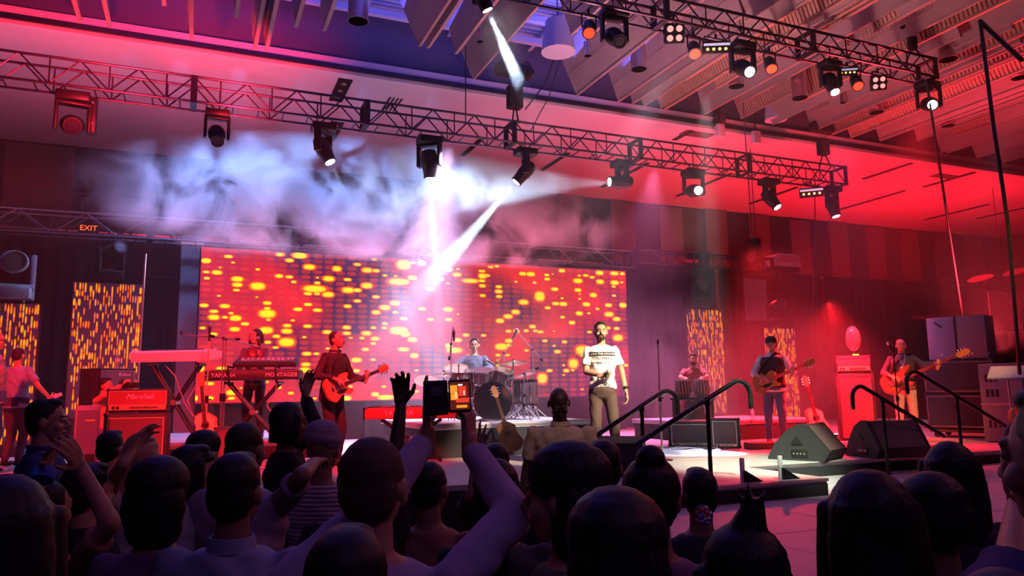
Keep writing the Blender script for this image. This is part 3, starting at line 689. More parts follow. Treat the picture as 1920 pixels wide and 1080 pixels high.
ends = [((150, 38), 2.0, 'p'), ((206, 50), 3.4, 'p'), ((308, 10), 2, 'p'), ((359, 72), 2.2, 'p'), ((443, 32), 3, 'p'), ((478, 93), 3.6, 'p'), ((500, 92), 3.6, 'p'), ((555, 50), 4, 'p'), ((608, 57), 4.5, 'p'),
 ((787, 86), 4.8, 'p'), ((803, 89), 4.8, 'p'), ((855, 100), 4.0, 'p'), ((888, 148), 3.1, 'p'), ((1072, 64), 2.4, 'p'), ((1101, 72), 2.6, 'p'), ((1082, 178), 5.6, 'p'), ((1160, 190), 3.6, 'p'), ((1187, 193), 3.2, 'p'), ((1208, 198), 4.4, 'p'),
 ((1248, 204), 5.5, 'r'), ((1322, 213), 5.2, 'p'), ((1450, 233), 4.2, 'p'), ((1524, 246), 4.5, 'p'), ((1560, 252), 5, 'r'), ((1596, 258), 4, 'r'), ((1650, 262), 3.8, 'p'), ((1776, 287), 5, 'p'), ((1832, 296), 4.6, 'p'), ((1880, 305), 4.4, 'p'),
 ((1285, 150), 4.0, 'r'), ((1345, 165), 3.6, 'r'), ((1395, 120), 5.0, 'p'), ((1500, 190), 4.6, 'r'), ((1560, 205), 3.6, 'p'), ((1640, 215), 3.9, 'r'), ((1700, 205), 3.4, 'p'), ((1750, 235), 4.2, 'p'), ((1800, 225), 3.6, 'p'), ((1860, 240), 4, 'p'),
 ((1480, 75), 3.4, 'p'), ((1540, 60), 3.2, 'r'), ((1580, 130), 4.0, 'p'), ((1640, 60), 4, 'r'), ((1700, 160), 4.6, 'r'), ((1760, 150), 4, 'p'), ((1790, 90), 3.5, 'p'), ((1835, 160), 4.2, 'r'), ((1890, 190), 4.5, 'p'), ((1690, 30), 3, 'p'), ((1760, 40), 3.3, 'p'), ((1840, 70), 3.6, 'r'), ((1400, 40), 2.6, 'p'), ((1590, 20), 3, 'p')]
for i, ((ex, ey), L, k) in enumerate(ends):
    z = ZB + (i % 3) * .07
    p = onz(ex, ey, z); kind = 'plain' if k == 'p' else 'ribbed'
    y1 = p.y
    o = link('ceiling_baffle', baffle_mesh(L * 1.15, (.60 if ex < 620 else 1.0) if i % 4 else .85, kind), None); o.location = (p.x, y1 - L * 1.15, z); o.rotation_euler = (0, R(-24 + 5 * (i % 3)) if ex > 620 else R(-8), 0)
    if kind == 'ribbed': tag(o, 'ribbed board hanging on edge below the open ceiling, in the rows of baffles at upper right', 'ceiling baffle', 'ribbed ceiling baffles')
    elif ex < 620: tag(o, 'plain grey board hanging on edge below the ceiling at the upper left, above the long truss', 'ceiling baffle', 'plain ceiling baffles at upper left')
    elif ex == 888: tag(o, 'short lone grey ceiling board hanging beside the upper smoke beam', 'ceiling baffle')
    elif ex < 1060: tag(o, 'plain grey board hanging on edge at the top centre, left of the upper smoke beam', 'ceiling baffle', 'plain ceiling baffles at top centre')
    else: tag(o, 'plain grey board hanging on edge in the dense baffle rows at the upper right', 'ceiling baffle', 'plain ceiling baffles at upper right')
# extra rows continuing to the right (dense field)
for r_ in range(4):
    for k in range(24):
        x = 5.2 + k * .80 + .3 * r_; y = 14.3 - r_ * 3.2 - (k % 3) * .5
        q = proj((x, y, ZB + .3))
        if q[0] < 1200 or q[0] > 2100 or q[1] < -120 or q[1] > 330: continue
        kind = 'ribbed' if (k + r_) % 4 == 1 else 'plain'; L = 3.1 + (k % 2) * 1.1
        o = link('ceiling_baffle', baffle_mesh(L, .9, kind), None); o.location = (x, y - L, ZB + .38 + .05 * (k % 2)); o.rotation_euler = (0, R(-22 + 4 * (k % 3)), 0)
        tag(o, 'upper layer ' + kind + ' board in the dense baffle rows at the upper right', 'ceiling baffle', 'upper layer ' + kind + ' baffles')
ordinal_labels('ribbed ceiling baffles', 'ribbed ceiling board, %s from the left among the lower ribbed boards')
ordinal_labels('plain ceiling baffles at upper left', 'plain grey ceiling board, %s from the left at the upper left')
ordinal_labels('plain ceiling baffles at top centre', 'plain grey ceiling board, %s from the left at the top centre')
ordinal_labels('plain ceiling baffles at upper right', 'plain ceiling board, %s from the left among the lower plain boards at upper right')
ordinal_labels('upper layer plain baffles', 'plain ceiling board of the upper layer, %s from the left at upper right')
ordinal_labels('upper layer ribbed baffles', 'ribbed ceiling board of the upper layer, %s from the left at upper right')
ordinal_labels('dark recessed slots in the flat ceiling', 'long dark recessed slot in the flat ceiling, %s of them from the left')
# metal cylinder downlights
cyl = [(671, 40, .17, .55), (1102, 105, .07, .28), (1198, 130, .15, .5), (1381, 162, .15, .42), (1500, 184, .16, .6), (1581, 193, .06, .2), (1644, 211, .15, .32), (1778, 236, .15, .34), (1778, 112, .17, .2), (1912, 146, .15, .2), (900, 78, .06, .5)]
cl = ['at the top left of the picture', 'small one left of the large pair', 'below the left blinder', 'under the ribbed boards at centre right', 'largest, right of the middle par cans', 'tiny one right of the largest', 'between two ribbed boards', 'lowest right one', 'right of the glaring end lamp', 'at the right edge', 'thin one beside the upper smoke beam']
for (px, py, r, h), lb in zip(cyl, cl):
    p = onz(px, py, ZB - .05)
    t = thing('cylinder_downlight', 'brushed metal cylinder ceiling light, ' + lb, 'ceiling light', p)
    MB().lathe([(r, 0), (r, h), (r * .3, h + .02)], 20).build('housing', M['steel'], t)
    MB().lathe([(r * 1.04, 0), (r * 1.04, .03), (r, .03), (r * .8, -.0), (r * .7, .02), (r * .001, .04)], 20).build('trim_ring', M['steel'], t)
    MB().cone((0, 0, h), (0, 0, 10.9 - p.z), .015, n=6).build('stem', M['truss'], t)
for (px, py, r, lb) in [(1047, 98, .30, 'blue grey conical speaker pendant hanging at the top centre'), (1455, 225, .26, 'blue grey domed speaker pendant at the soffit edge')]:
    p = onz(px, py, ZB + .1); t = thing('pendant_speaker', lb, 'speaker', p)
    pr = [(r, 0), (r * .92, .25), (r * .72, .5), (r * .5, .6), (.001, .62)] if px > 1200 else [(r * 1.1, 0), (r * .85, .5), (r * .8, .62), (.001, .64)]
    MB().lathe(pr, 24).build('shell', mat('speaker_shell', (.35, .36, .48), .5), t); MB().cone((0, 0, .6), (0, 0, 10.9 - p.z), .015, n=6).build('stem', M['truss'], t)
for px, py, zz, lb in [(1350, 245, CEIL - .5, 'small white box hanging on a dotted chain below the soffit edge'), (1417, 258, CEIL - .6, 'small white box hanging on a black rod, right of the other white box')]:
    p = ony(px, py, YS - .2); t = thing('hanging_box', lb, 'sensor box', p)
    MB().bbox((0, 0, 0), (.22, .16, .34), .02).build('box_body', M['white'], t); MB().cone((0, 0, .17), (0, 0, 2.2), .02, n=6).build('rod', M['black'], t)
    if px < 1400: MB().prism([(-.2, 0), (.25, .05), (.3, .3), (0, .25)], .02, (R(80), 0, 0), (0, .05, .25)).build('tag_card', M['wallp'], t)
# hanging ropes and cables
def rope(pts, label, r=.02, m='cable', name='hanging_cable'):
    o0 = Vector(pts[-1]); t = MB().path([Vector(p) - o0 for p in pts], r).build(name, M[m]); t.location = o0; tag(t, label, 'cable')
y1 = 8.8
rope([ony(1737, 150, 9.0), ony(1772, 380, 9.2), ony(1806, 600, 11.2)], 'thick dark rope falling from the glaring end lamp to the speaker stack', .022)
rope([dep(1838, 40, 9), dep(1862, 230, 9), dep(1890, 420, 9.3), dep(1912, 700, 10.2)], 'dark rope looping from the baffles down the right edge', .024)
rope([dep(1838, 40, 9), dep(1850, 52, 9), dep(1915, 112, 9)], 'thick black cable sagging to the right from the rope top', .03)
rope([ony(1528, 330, 13.7), ony(1528, 480, 13.8), ony(1522, 660, 14)], 'thin red lit cable falling beside the right guitarist', .012)
rope([ony(1393, 190, YT + .5), ony(1412, 470, 15.9)], 'thin cable falling from the ceiling to the grey scrim panel', .012)
rope([ony(873, 60, YT - .2), ony(873, 228, YT - .2)], 'thin vertical cable left of the centre hoist', .012)
rope([ony(1058, 60, YT - .4), ony(1020, 160, YT - .3), ony(985, 205, YT - .15)], 'pair cable sagging to the centre hoist from upper right', .014)
rope([ony(1050, 110, YT - .4), ony(1030, 180, YT - .4), ony(995, 245, YT - .2)], 'thin second cable sagging to the truss from upper right', .010)
rope([ony(0, 352, 16.6), ony(350, 376, 16.6), ony(640, 400, 16.6), ony(1000, 428, 16.6), ony(1230, 440, 16.6)], 'long thin wire strung behind the smoke above the rear truss', .012)
pole = ony(273, 476, 14.6); pb = ony(262, 640, 14.6)
t = thing('thin_pole', 'tall thin grey pole standing right of the second totem', 'pole', (pb.x, 14.6, DECK)); MB().cone((0, 0, 0), (pole.x - pb.x, 0, pole.z - DECK), .02).build('pole_tube', M['steel'], t); MB().lathe([(.18, 0), (.18, .02), (.02, .03)], 16).build('pole_foot', M['black'], t)
# exit sign on the back wall
p = ony(166, 428, 16.62); t = thing('exit_sign', 'small glowing red exit sign under the rear truss at left', 'sign', p)
MB().bbox((0, .03, 0), (.36, .05, .2), .01).build('sign_box', M['black'], t)
for s in (-.12, .12): MB().cone((s, .03, .08), (s, -.2, .42), .008).build('hanger', M['cable'], t)
text_obj('EXIT', .15, mat('exit_red', (.6, .05, .02), .4, 0, 0, 5, 0, (1, .12, .03), 1.6), t, (0, -.005, 0), (R(90), 0, 0), .003)
# white dome thing and objects on the rear truss at right
p = ony(1466, 494, 16.4); t = thing('domed_cover', 'pale domed cover with red stripes standing above the black drape', 'cover', p)
V = [(-.48, -.12), (.48, -.12), (.42, .2), (.25, .24), (-.3, .24), (-.46, .14)]
MB().prism(V, .5, (R(90), 0, 0)).build('cover_shell', mat('pale_cover', (.6, .55, .6), .5), t)
for k in range(3): MB().box((0, -.26, .02 + k * .07), (.8 - .1 * k, .01, .02)).build('stripe', mat('red_stripe', (.7, .05, .04), .5), t)
MB().box((0, 0, -.2), (.9, .4, .12)).build('support_frame', M['truss'], t)
p = ony(1418, 470, 16.2); t = thing('rigging_motor', 'red lit rigging motor on the right end of the rear truss', 'hoist', p)
MB().bbox((0, 0, 0), (.24, .2, .7), .03).bbox((.0, 0, -.3), (.34, .24, .14), .02).build('motor_body', M['black'], t); MB().box((-.22, 0, .25), (.4, .04, .05), (0, R(-15), 0)).build('arm', M['truss'], t)
MB().cone((0, 0, .35), (0, 0, CEIL - p.z), .012).build('chain', M['cable'], t)
for k, (px, py) in enumerate([(1310, 482), (1838, 522), (1905, 510)]):
    p = ony(px, py, 17.6 if k else 16.5); t = thing('wall_lamp', ['flat dark dish lamp above the rear truss', 'pale angled lamp on the back wall right of the rope', 'wall lamp at the far right edge'][k], 'lamp', p)
    MB().lathe([(.42, 0), (.38, .06), (.1, .12), (0, .13)], 20, (0, 0, 0), (R(-12), 0, 0)).build('lamp_shade', M['wallp'] if k else M['black'], t)
    MB().cone((0, 0, .1), (0, .0, .3), .03).cone((0, 0, .3), (0, YB - p.y - .1 if k else .2, .3), .02).build('lamp_arm', M['truss'], t)
# ------------------------------------------------------------------ people builder
def _eval_remesh(mb, voxel, it=2, fac=.5):
    me = bpy.data.meshes.new('t'); me.from_pydata(mb.v, [], mb.f)
    o = bpy.data.objects.new('t', me); COL.objects.link(o)
    m = o.modifiers.new('r', 'REMESH'); m.mode = 'VOXEL'; m.voxel_size = voxel
    if it: s_ = o.modifiers.new('s', 'SMOOTH'); s_.factor = fac; s_.iterations = it
    dg = bpy.context.evaluated_depsgraph_get(); ev = o.evaluated_get(dg); r = ev.to_mesh()
    n = len(r.vertices); V = np.empty(n * 3); r.vertices.foreach_get('co', V)
    L = np.empty(len(r.loops), dtype=np.int64); r.loops.foreach_get('vertex_index', L)
    ls = np.empty(len(r.polygons), dtype=np.int64); r.polygons.foreach_get('loop_start', ls)
    lt = np.empty(len(r.polygons), dtype=np.int64); r.polygons.foreach_get('loop_total', lt)
    ev.to_mesh_clear(); bpy.data.objects.remove(o); bpy.data.meshes.remove(me)
    return V.reshape(-1, 3), [tuple(L[a:a + b]) for a, b in zip(ls.tolist(), lt.tolist())]
def organic(name, parts, wr=0, seed=0, strands=0):
    """parts: list of (MB, voxel, smooth iterations) -> ONE mesh"""
    Vs, Fs, off = [], [], 0
    for mb, vx, it in parts:
        if not mb.v: continue
        V, Fc = _eval_remesh(mb, vx, it)
        Vs.append(V); Fs += [tuple(int(i) + off for i in f) for f in Fc]; off += len(V)
    V = np.concatenate(Vs)
    if wr:
        a = seed * 1.7
        d = np.sin(V[:, 2] * 38 + 6 * np.sin(V[:, 0] * 9 + a) + V[:, 1] * 14) * .6 + np.sin(V[:, 2] * 71 + V[:, 0] * 33 + a) * .4
        c = V - V.mean(0); c[:, 2] = 0; c /= (np.linalg.norm(c, axis=1)[:, None] + 1e-6)
        V = V + c * (d * wr)[:, None]
    if strands:
        c = V - np.array(strands[:3]); an = np.arctan2(c[:, 0], c[:, 1]); r_ = np.linalg.norm(c, axis=1)[:, None] + 1e-6
        d = np.sin(an * 41 + 2.5 * np.sin(V[:, 2] * 22 + seed)) * .5 + np.sin(an * 97 + V[:, 2] * 30) * .5
        V = V + c / r_ * (d * strands[3] * np.clip(np.hypot(c[:, 0], c[:, 1]) / .09, 0, 1) ** 2)[:, None]
    me = bpy.data.meshes.new(name); me.from_pydata(V.tolist(), [], Fs)
    me.polygons.foreach_set('use_smooth', [True] * len(me.polygons))
    return me
def hand(mb, w_, d, n, th, curl=25, sc=1.0, thumb=30, spread=5, curls=None):
    """w_: wrist, d: towards the fingers, n: side the fingers curl to, th: +1/-1 side of the thumb"""
    d = Vector(d).normalized(); n = Vector(n); n = (n - d * n.dot(d)).normalized(); s = d.cross(n) * th
    w_ = Vector(w_); K = []
    for i, (off, L) in enumerate(((.030, .088), (.010, .092), (-.010, .088), (-.029, .080))):
        k = w_ + d * L * sc + s * off * sc; K.append(k)
        mb.cap(w_ + s * off * .55 * sc + d * .012 * sc, k, .0135 * sc, .0115 * sc, 8, 3)
    mb.cap(w_ - d * .03 * sc, w_ + d * .02 * sc, .024 * sc, .024 * sc, 10, 3)
    for i, (ls_, k) in enumerate(zip(((.043, .026, .021), (.047, .030, .023), (.043, .028, .022), (.034, .021, .019)), K)):
        c = R(curls[i] if curls else curl); dd = (d + s * math.tan(R(spread * (1.5 - i) / 1.5))).normalized(); p = k; a = 0
        for j, L in enumerate(ls_):
            a += c * (1.0 if j else .8)
            q = p + (dd * math.cos(a) + n * math.sin(a)) * L * sc
            mb.cap(p, q, (.0098 - .0011 * j) * sc, (.009 - .0011 * j) * sc, 8, 3); p = q
    b = w_ + d * .028 * sc + s * .026 * sc; t = R(thumb)
    d1 = (d * .75 + s * .75 + n * math.sin(t) * .8).normalized(); q = b + d1 * .042 * sc
    mb.cap(w_ + d * .015 * sc, b, .016 * sc, .015 * sc, 8, 3); mb.cap(b, q, .0135 * sc, .011 * sc, 8, 3)
    d2 = (d * 1.0 + s * .35 + n * math.sin(t) * 1.1).normalized(); mb.cap(q, q + d2 * .034 * sc, .0105 * sc, .009 * sc, 8, 3)
def ik(a, t, pole, l1, l2):
    a, t, pole = Vector(a), Vector(t), Vector(pole); v = t - a; d = min(v.length, (l1 + l2) * .995)
    u = v.normalized(); t = a + u * d
    x = (l1 * l1 - l2 * l2 + d * d) / (2 * d); h = math.sqrt(max(0, l1 * l1 - x * x))
    pv = pole - a; pv = pv - u * pv.dot(u); pv = pv.normalized() if pv.length > 1e-5 else Vector((0, 0, -1))
    return a + u * x + pv * h, t
_pc = [0]
def person(label, loc, rz=0, H=1.75, build=1.0, arms=None, lean=(0, 0, 0), head=(0, 0, 0), legs=None, pelvis=None, skin='skin', hair='short', hairm='hair',
           shirt='navy', sleeve='short', hem=.86, trousers='dark_trousers', shoes=True, face=False, beard=False, hands=None, vest=None, group=None, female=False, collar=False, fine=False, loose=1.0, cat='person'):
    _pc[0] += 1; seed = _pc[0]
    S = H / 1.78
    t = thing('person', label, cat, loc, rz, group)
    T = Matrix.Scale(S, 4)
    P = Vector(pelvis) if pelvis else Vector((0, 0, .95)); dP = P - Vector((0, 0, .95))
    def sp(p):      # spine bend
        p = Vector(p); k = max(0, min(1, (p.z - .95) / .5))
        m = Euler((-R(lean[0]) * k, R(lean[1]) * k, R(lean[2]) * k)).to_matrix()
        return m @ (p - Vector((0, 0, .95))) + Vector((0, 0, .95)) + dP, m
    bw = build * (.93 if female else 1)
    rings = [(.84, .09, .06), (.90, .15 * bw, .098 * bw), (.97, .168 * bw, .118 * bw), (1.06, .145 * bw, .108 * bw), (1.15, .145 * bw, .110 * bw), (1.26, .168 * bw, .120 * bw), (1.34, .178 * bw, .118), (1.41, .168 * bw, .10), (1.455, .12 * bw, .078), (1.49, .065, .06)]
    def torso(mb, off, z0, z1, lo=1.0, oy=0):
        rr = []
        for i, (z, rx, ry) in enumerate(rings):
            if z < z0 - 1e-6 or z > z1 + 1e-6: continue
            rr.append((z, rx, ry))
        def interp(z):
            for (za, xa, ya), (zb_, xb, yb) in zip(rings[:-1], rings[1:]):
                if za <= z <= zb_: k = (z - za) / (zb_ - za); return (z, xa + (xb - xa) * k, ya + (yb - ya) * k)
            return (z, rings[0][1] * 1.35, rings[0][2] * 1.3) if z < rings[0][0] else (z, rings[-1][1], rings[-1][2])
        if not rr or rr[0][0] > z0 + .005: rr = [interp(z0)] + rr
        if rr[-1][0] < z1 - .005: rr.append(interp(z1))
        out = []
        for z, rx, ry in rr:
            c, m = sp((0, 0, z)); k = lo if z < 1.3 else 1 + (lo - 1) * .4
            mx, my = (rx + off) * k, (ry + off) * k
            if off > 0 and z < .95 and z0 < .9: mx, my = max(mx, .172 * bw * lo + off), max(my, .122 * bw * lo + off)
            out.append((c, mx, my, m))
        mb.loft(out, 20)
    sh = {}; el = {}; wr_ = {}
    arms = arms or {}
    for sd, nm in ((1, 'R'), (-1, 'L')):
        a, m = sp((sd * .178 * bw, 0, 1.425)); sh[nm] = a
        tgt, pole = arms.get(nm, ((sd * .27 * bw, .05, .90), (sd * .4, -.3, 1.2)))
        tgt, pole = Vector(tgt) + (dP if nm not in arms else Vector((0, 0, 0))), Vector(pole)
        el[nm], wr_[nm] = ik(a, tgt, pole, .285, .255)
    hips = {n: P + Vector((s * .085, 0, -.04)) for s, n in ((1, 'R'), (-1, 'L'))}
    kn = {}; an = {}; toe = {}
    legs = legs or {}
    for sd, nm in ((1, 'R'), (-1, 'L')):
        g = legs.get(nm, ((sd * .12, 0, .08), (sd * .14, 1, .5), (sd * .03, 1, 0)))
        kn[nm], an[nm] = ik(hips[nm], g[0], g[1], .43, .42)
        toe[nm] = Vector(g[2]).normalized()
    sk = M[skin]
    # body
    mb = MB(T); torso(mb, 0, .84, 1.49)
    nb, nm_ = sp((0, -.01, 1.46)); hc, _ = sp((0, .015, 1.655))
    hm = nm_ @ Euler((-R(head[0]), R(head[2]), R(head[1]))).to_matrix()
    mb.cap(nb, hc + hm @ Vector((0, -.02, -.06)), .058, .052, 12, 3)
    for s in 'RL':
        mb.cap(sh[s].lerp(el[s], .08), el[s], .042 * bw, .039, 10, 3).cap(el[s], wr_[s], .040, .026, 10, 3)
        mb.ell(sh[s], (.040, .040, .040), None, 12, 6)
        mb.cap(hips[s], kn[s], .066 * bw, .053, 12, 3).cap(kn[s], an[s], .055, .036, 12, 3)
        mb.cap(an[s], an[s] + toe[s] * .1 - Vector((0, 0, .035)), .036, .03, 10, 3)
    hd = MB(T)
    def hv(x, y, z): return hc + hm @ Vector((x, y, z))
    def he(c, r, rot=None, mm=None, **k): (mm or hd).ell(hv(*c), r, hm if rot is None else hm @ Euler(rot).to_matrix(), **k)
    he((0, -.008, .018), (.074, .094, .092)); he((0, .026, -.045), (.059, .062, .075)); he((0, .045, -.09), (.038, .040, .032)); he((0, -.03, -.05), (.06, .05, .06))
    for s in (-1, 1):
        he((s * .036, .055, -.038), (.026, .028, .028)); he((s * .077, -.008, -.018), (.011, .022, .033)); he((s * .012, .098, -.041), (.009, .010, .008), n=8, k=6)
        he((s * .031, .078, .001), (.017, .012, .011), n=8, k=6)
    hd.cap(hv(0, .088, .002), hv(0, .110, -.034), .008, .013, 8, 3); hd.cap(hv(-.034, .080, .022), hv(.034, .080, .022), .011, .011, 8, 3)
    he((0, .086, -.072), (.024, .014, .012), n=10, k=6)
    hn = MB(T)
    hands = hands or {}
    for s, sd in (('R', 1), ('L', -1)):
        d = (wr_[s] - el[s]).normalized()
        h_ = hands.get(s, {})
        hand(hn, wr_[s], h_.get('d', d), h_.get('n', (-sd, .2, 0) if abs(d.z) > .5 else (0, 0, -1)), h_.get('th', (-1 if sd > 0 else 1) if False else h_.get('thumbside', 1 if sd > 0 else -1)), h_.get('curl', 28), 1.0, h_.get('thumb', 25), h_.get('spread', 5), h_.get('curls'))
    vx = .010 if fine else .014
    link('body', organic('body', [(mb, vx * S, 2), (hd, .0062 * S if face or fine else .009, 1), (hn, .0052 if fine else .0062, 1)]), sk, t)
    # hair
    if hair != 'bald':
        h = MB(T)
        if hair in ('short', 'buzz', 'thin', 'long', 'bun', 'pony', 'bushy', 'bob', 'bangs', 'big'):
            k = {'buzz': 1.0, 'thin': .99}.get(hair, 1.06)
            he((0, -.026, .040), (.077 * k, .092 * k, .080 * k), mm=h); he((0, -.050, -.012), (.073 * k, .060 * k, .082 * k), mm=h)
            if hair in ('short', 'bushy', 'bangs', 'big'): he((0, .022, .099), (.052, .050, .024), mm=h)
            if hair == 'bushy': he((0, -.01, .055), (.095, .112, .088), mm=h); he((0, -.05, .0), (.092, .08, .09), mm=h)
            if hair == 'big': he((0, -.02, .05), (.100, .118, .092), mm=h); he((0, -.05, -.03), (.105, .085, .12), mm=h); he((0, -.04, -.1), (.095, .07, .08), mm=h)
            for s in (-1, 1): he((s * .066, -.006, .022), (.012, .026, .032), mm=h)
        if hair in ('long', 'bob', 'bangs'):
            L = .17 if hair == 'bob' else .32
            he((0, -.03, .02), (.094, .100, .098), mm=h)
            h.loft([(hv(0, -.04 - .02 * q, .05 - L * q), .098 + .02 * math.sin(q * 3), .075 - .01 * q, hm) for q in (0, .25, .5, .75, 1)], 18)
            for s in (-1, 1): h.cap(hv(s * .078, .02, .03), hv(s * .092, .015, -L * .72), .024, .030, 10, 3)
            if hair == 'bangs': he((0, .05, .055), (.07, .045, .03), mm=h)
        if hair == 'bun': he((0, -.06, .115), (.045, .045, .042), mm=h); he((0, -.02, .03), (.088, .105, .092), mm=h)
        if hair == 'pony': he((0, -.02, .03), (.086, .103, .092), mm=h); h.cap(hv(0, -.11, .03), hv(0, -.15, -.05), .035, .04, 10, 3); h.cap(hv(0, -.15, -.05), hv(0, -.13, -.26), .042, .02, 10, 3)
        if hair == 'updo':
            he((0, -.02, .04), (.098, .112, .10), mm=h); he((0, -.03, -.05), (.10, .09, .10), mm=h)
            h.cap(hv(0, -.03, .10), hv(.01, -.05, .17), .055, .03, 10, 3)
            for q in range(5): a = q * 1.26; h.cap(hv(.01, -.05, .16), hv(.01 + .04 * math.cos(a), -.05 + .04 * math.sin(a), .215 + .015 * (q % 2)), .018, .004, 6, 2)
            for s in (-1, 1): h.cap(hv(s * .08, .0, 0), hv(s * .13, -.02, -.30), .05, .07, 10, 3)
            h.loft([(hv(0, -.05, .02 - .36 * q), .10 + .055 * q, .085, hm) for q in (0, .3, .6, 1)], 18)
        if hair == 'turban':
            for q in range(6): he((0, -.01, .028 + .014 * q), (.102 - .006 * abs(q - 2), .118 - .006 * abs(q - 2), .052), (R(-16 + 6 * (q % 3)), R(10 - 7 * (q % 2)), 0), mm=h)
            he((0, -.02, .10), (.06, .08, .04), mm=h)
            link('head_wrap', organic('head_wrap', [(h, .007, 1)]), M[hairm], t)
        elif hair == 'cap':
            he((0, -.012, .04), (.084, .102, .082), mm=h); h.cap(hv(0, .085, .045), hv(0, .14, .035), .012, .01, 8, 2); he((0, .10, .038), (.062, .058, .008), mm=h)
            link('cap', organic('cap', [(h, .006, 1)]), M[hairm], t)
        else:
            hv0 = hv(0, -.02, .02) * S; hme = organic('hair', [(h, .007, 1)], 0, seed, (hv0.x, hv0.y, hv0.z, .0022 if hair in ('long', 'big', 'bushy', 'bun', 'pony', 'updo', 'bangs', 'bob') else .0009))
            if hair == 'thin':
                pass
            link('hair', hme, M[hairm], t)
    if face:
        for s in (-1, 1):
            e = MB(T); he((s * .031, .0868, -.001), (.0100, .0058, .0044), mm=e, n=10, k=6); eo = e.build('eye', M['eyew'], t)
            e = MB(T); he((s * .030, .0912, -.001), (.0052, .0026, .0045), mm=e, n=8, k=6); e.build('iris', M['dark'], eo)
            e = MB(T); e.cap(hv(s * .016, .096, .018), hv(s * .047, .083, .021), .0042, .003, 6, 2); e.build('eyebrow', M['dark'], t)
        e = MB(T); he((0, .0985, -.070), (.022, .006, .005), mm=e, n=10, k=6); e.build('mouth', mat('lips', (.22, .07, .06), .5), t)
    if beard:
        b = MB(T)
        he((0, .050, -.098), (.040, .046, .030), mm=b); b.cap(hv(-.024, .098, -.058), hv(.024, .098, -.058), .0065, .0065, 8, 3)
        for s in (-1, 1):
            b.cap(hv(s * .026, .096, -.062), hv(s * .028, .088, -.09), .008, .012, 8, 3); b.cap(hv(s * .064, .012, -.045), hv(s * .046, .045, -.09), .010, .016, 8, 3)
        b.cap(hv(0, .094, -.088), hv(0, .090, -.105), .012, .016, 8, 3)
        link('beard', organic('beard', [(b, .005, 1)]), M['hairb'], t)
    # shirt
    sm = M[shirt] if shirt in M else MATS[shirt]
    c = MB(T); torso(c, .016, hem, 1.478, loose)
    e0 = .052 * bw * (1 + (loose - 1) * .6)
    for s in 'RL':
        c.ell(sh[s], (e0, e0, e0 - .002), None, 12, 6)
        if sleeve == 'short':
            q = sh[s].lerp(el[s], .72); c.cone(sh[s], q, e0 - .002, .060 * loose, 14)
        elif sleeve == 'long':
            q = el[s].lerp(wr_[s], .93); c.cap(sh[s], el[s], e0 + .002, .056, 12, 3); c.cone(el[s], q, .056, .038, 12)
        elif sleeve == 'mid':
            q = el[s].lerp(wr_[s], .45); c.cap(sh[s], el[s], e0 + .004, .058, 12, 3); c.cone(el[s], q, .058, .048, 12)
    so = link('shirt', organic('shirt', [(c, (.011 if fine else .015) * S, 2)], .006 if fine else .008, seed), sm, t)
    if collar:
        cc = MB(T); p0, m0 = sp((0, -.008, 1.47)); p1, _ = sp((0, -.012, 1.515))
        cc.loft([(p0, .082, .078, m0), (p1, .070, .066, m0), (p1, .063, .059, m0), (p0, .074, .070, m0)], 18, False); cc.build('collar', sm, t)
    if vest:
        v = MB(T); torso(v, .030, .92, 1.44, 1.02); link('waistcoat', organic('waistcoat', [(v, .011, 2)], .003, seed), M[vest], t)
    # trousers
    tr = MB(T); pr = [(P + Vector((0, 0, z)), rx * bw, ry * bw, None) for z, rx, ry in ((-.11, .165, .118), (-.05, .184, .142), (.02, .184, .134), (.075, .176, .134))]
    tr.loft(pr, 18); tr.ell(P + Vector((0, 0, -.08)), (.11, .118, .08)); tr.ell(P + Vector((0, .01, -.02)), (.15, .132, .10))
    for s in 'RL':
        tr.cap(hips[s], kn[s], .096 * bw, .068, 12, 3).cap(kn[s], kn[s], .066, .066, 12, 3); tr.cone(kn[s], kn[s].lerp(an[s], .95), .067, .052, 12)
    link('trousers', organic('trousers', [(tr, (.012 if fine else .018) * S, 2)], .004, seed), M[trousers] if trousers in M else MATS[trousers], t)
    if shoes:
        for s in 'RL':
            f_ = MB(T); a = an[s]; d = toe[s]; m = frame((0, 0, 1), Vector((0, 0, 1)).cross(d)) if False else Matrix((Vector((d.y, -d.x, 0)), d, Vector((0, 0, 1)))).transposed()
            f_.ell(a + d * .055 - Vector((0, 0, .038)), (.045, .135, .040), m).ell(a - Vector((0, 0, .01)), (.046, .055, .05), m)
            link('shoe', organic('shoe', [(f_, .009, 1)]), M['rubber'], t)
    t_info = dict(sh=sh, el=el, wr=wr_, hc=hc, hm=hm, S=S, sp=sp)
    PI_[t.name] = t_info
    return t
PI_ = {}
for n_, c_ in dict(navy=(.035, .045, .16), dark_trousers=(.03, .025, .035), white_tee=(.86, .84, .82), black_shirt=(.03, .022, .025), sequin=(.10, .05, .06), grey_shirt=(.10, .10, .14), pink_shirt=(.7, .25, .25), orange_shirt=(.6, .25, .15),
                   lilac_shirt=(.42, .36, .48), blue_grey=(.26, .30, .42), tan_polo=(.50, .38, .28), white_shirt=(.62, .60, .60), brown_trousers=(.075, .045, .040), red_tee=(.35, .10, .08), dark_top=(.03, .025, .04), plum_top=(.16, .08, .16), dusty=(.32, .24, .30), green_scarf=(.12, .14, .10), grey_jacket=(.06, .055, .08), jeans=(.10, .12, .22), rust=(.28, .12, .08), cream=(.5, .46, .40), bluecuff=(.1, .2, .8)).items():
    M[n_] = mat(n_, c_, .85, 0, .15, 18, .15)
M['buzzcut'] = mat('buzzcut', (.10, .05, .04), .7, 0, .3, 60)
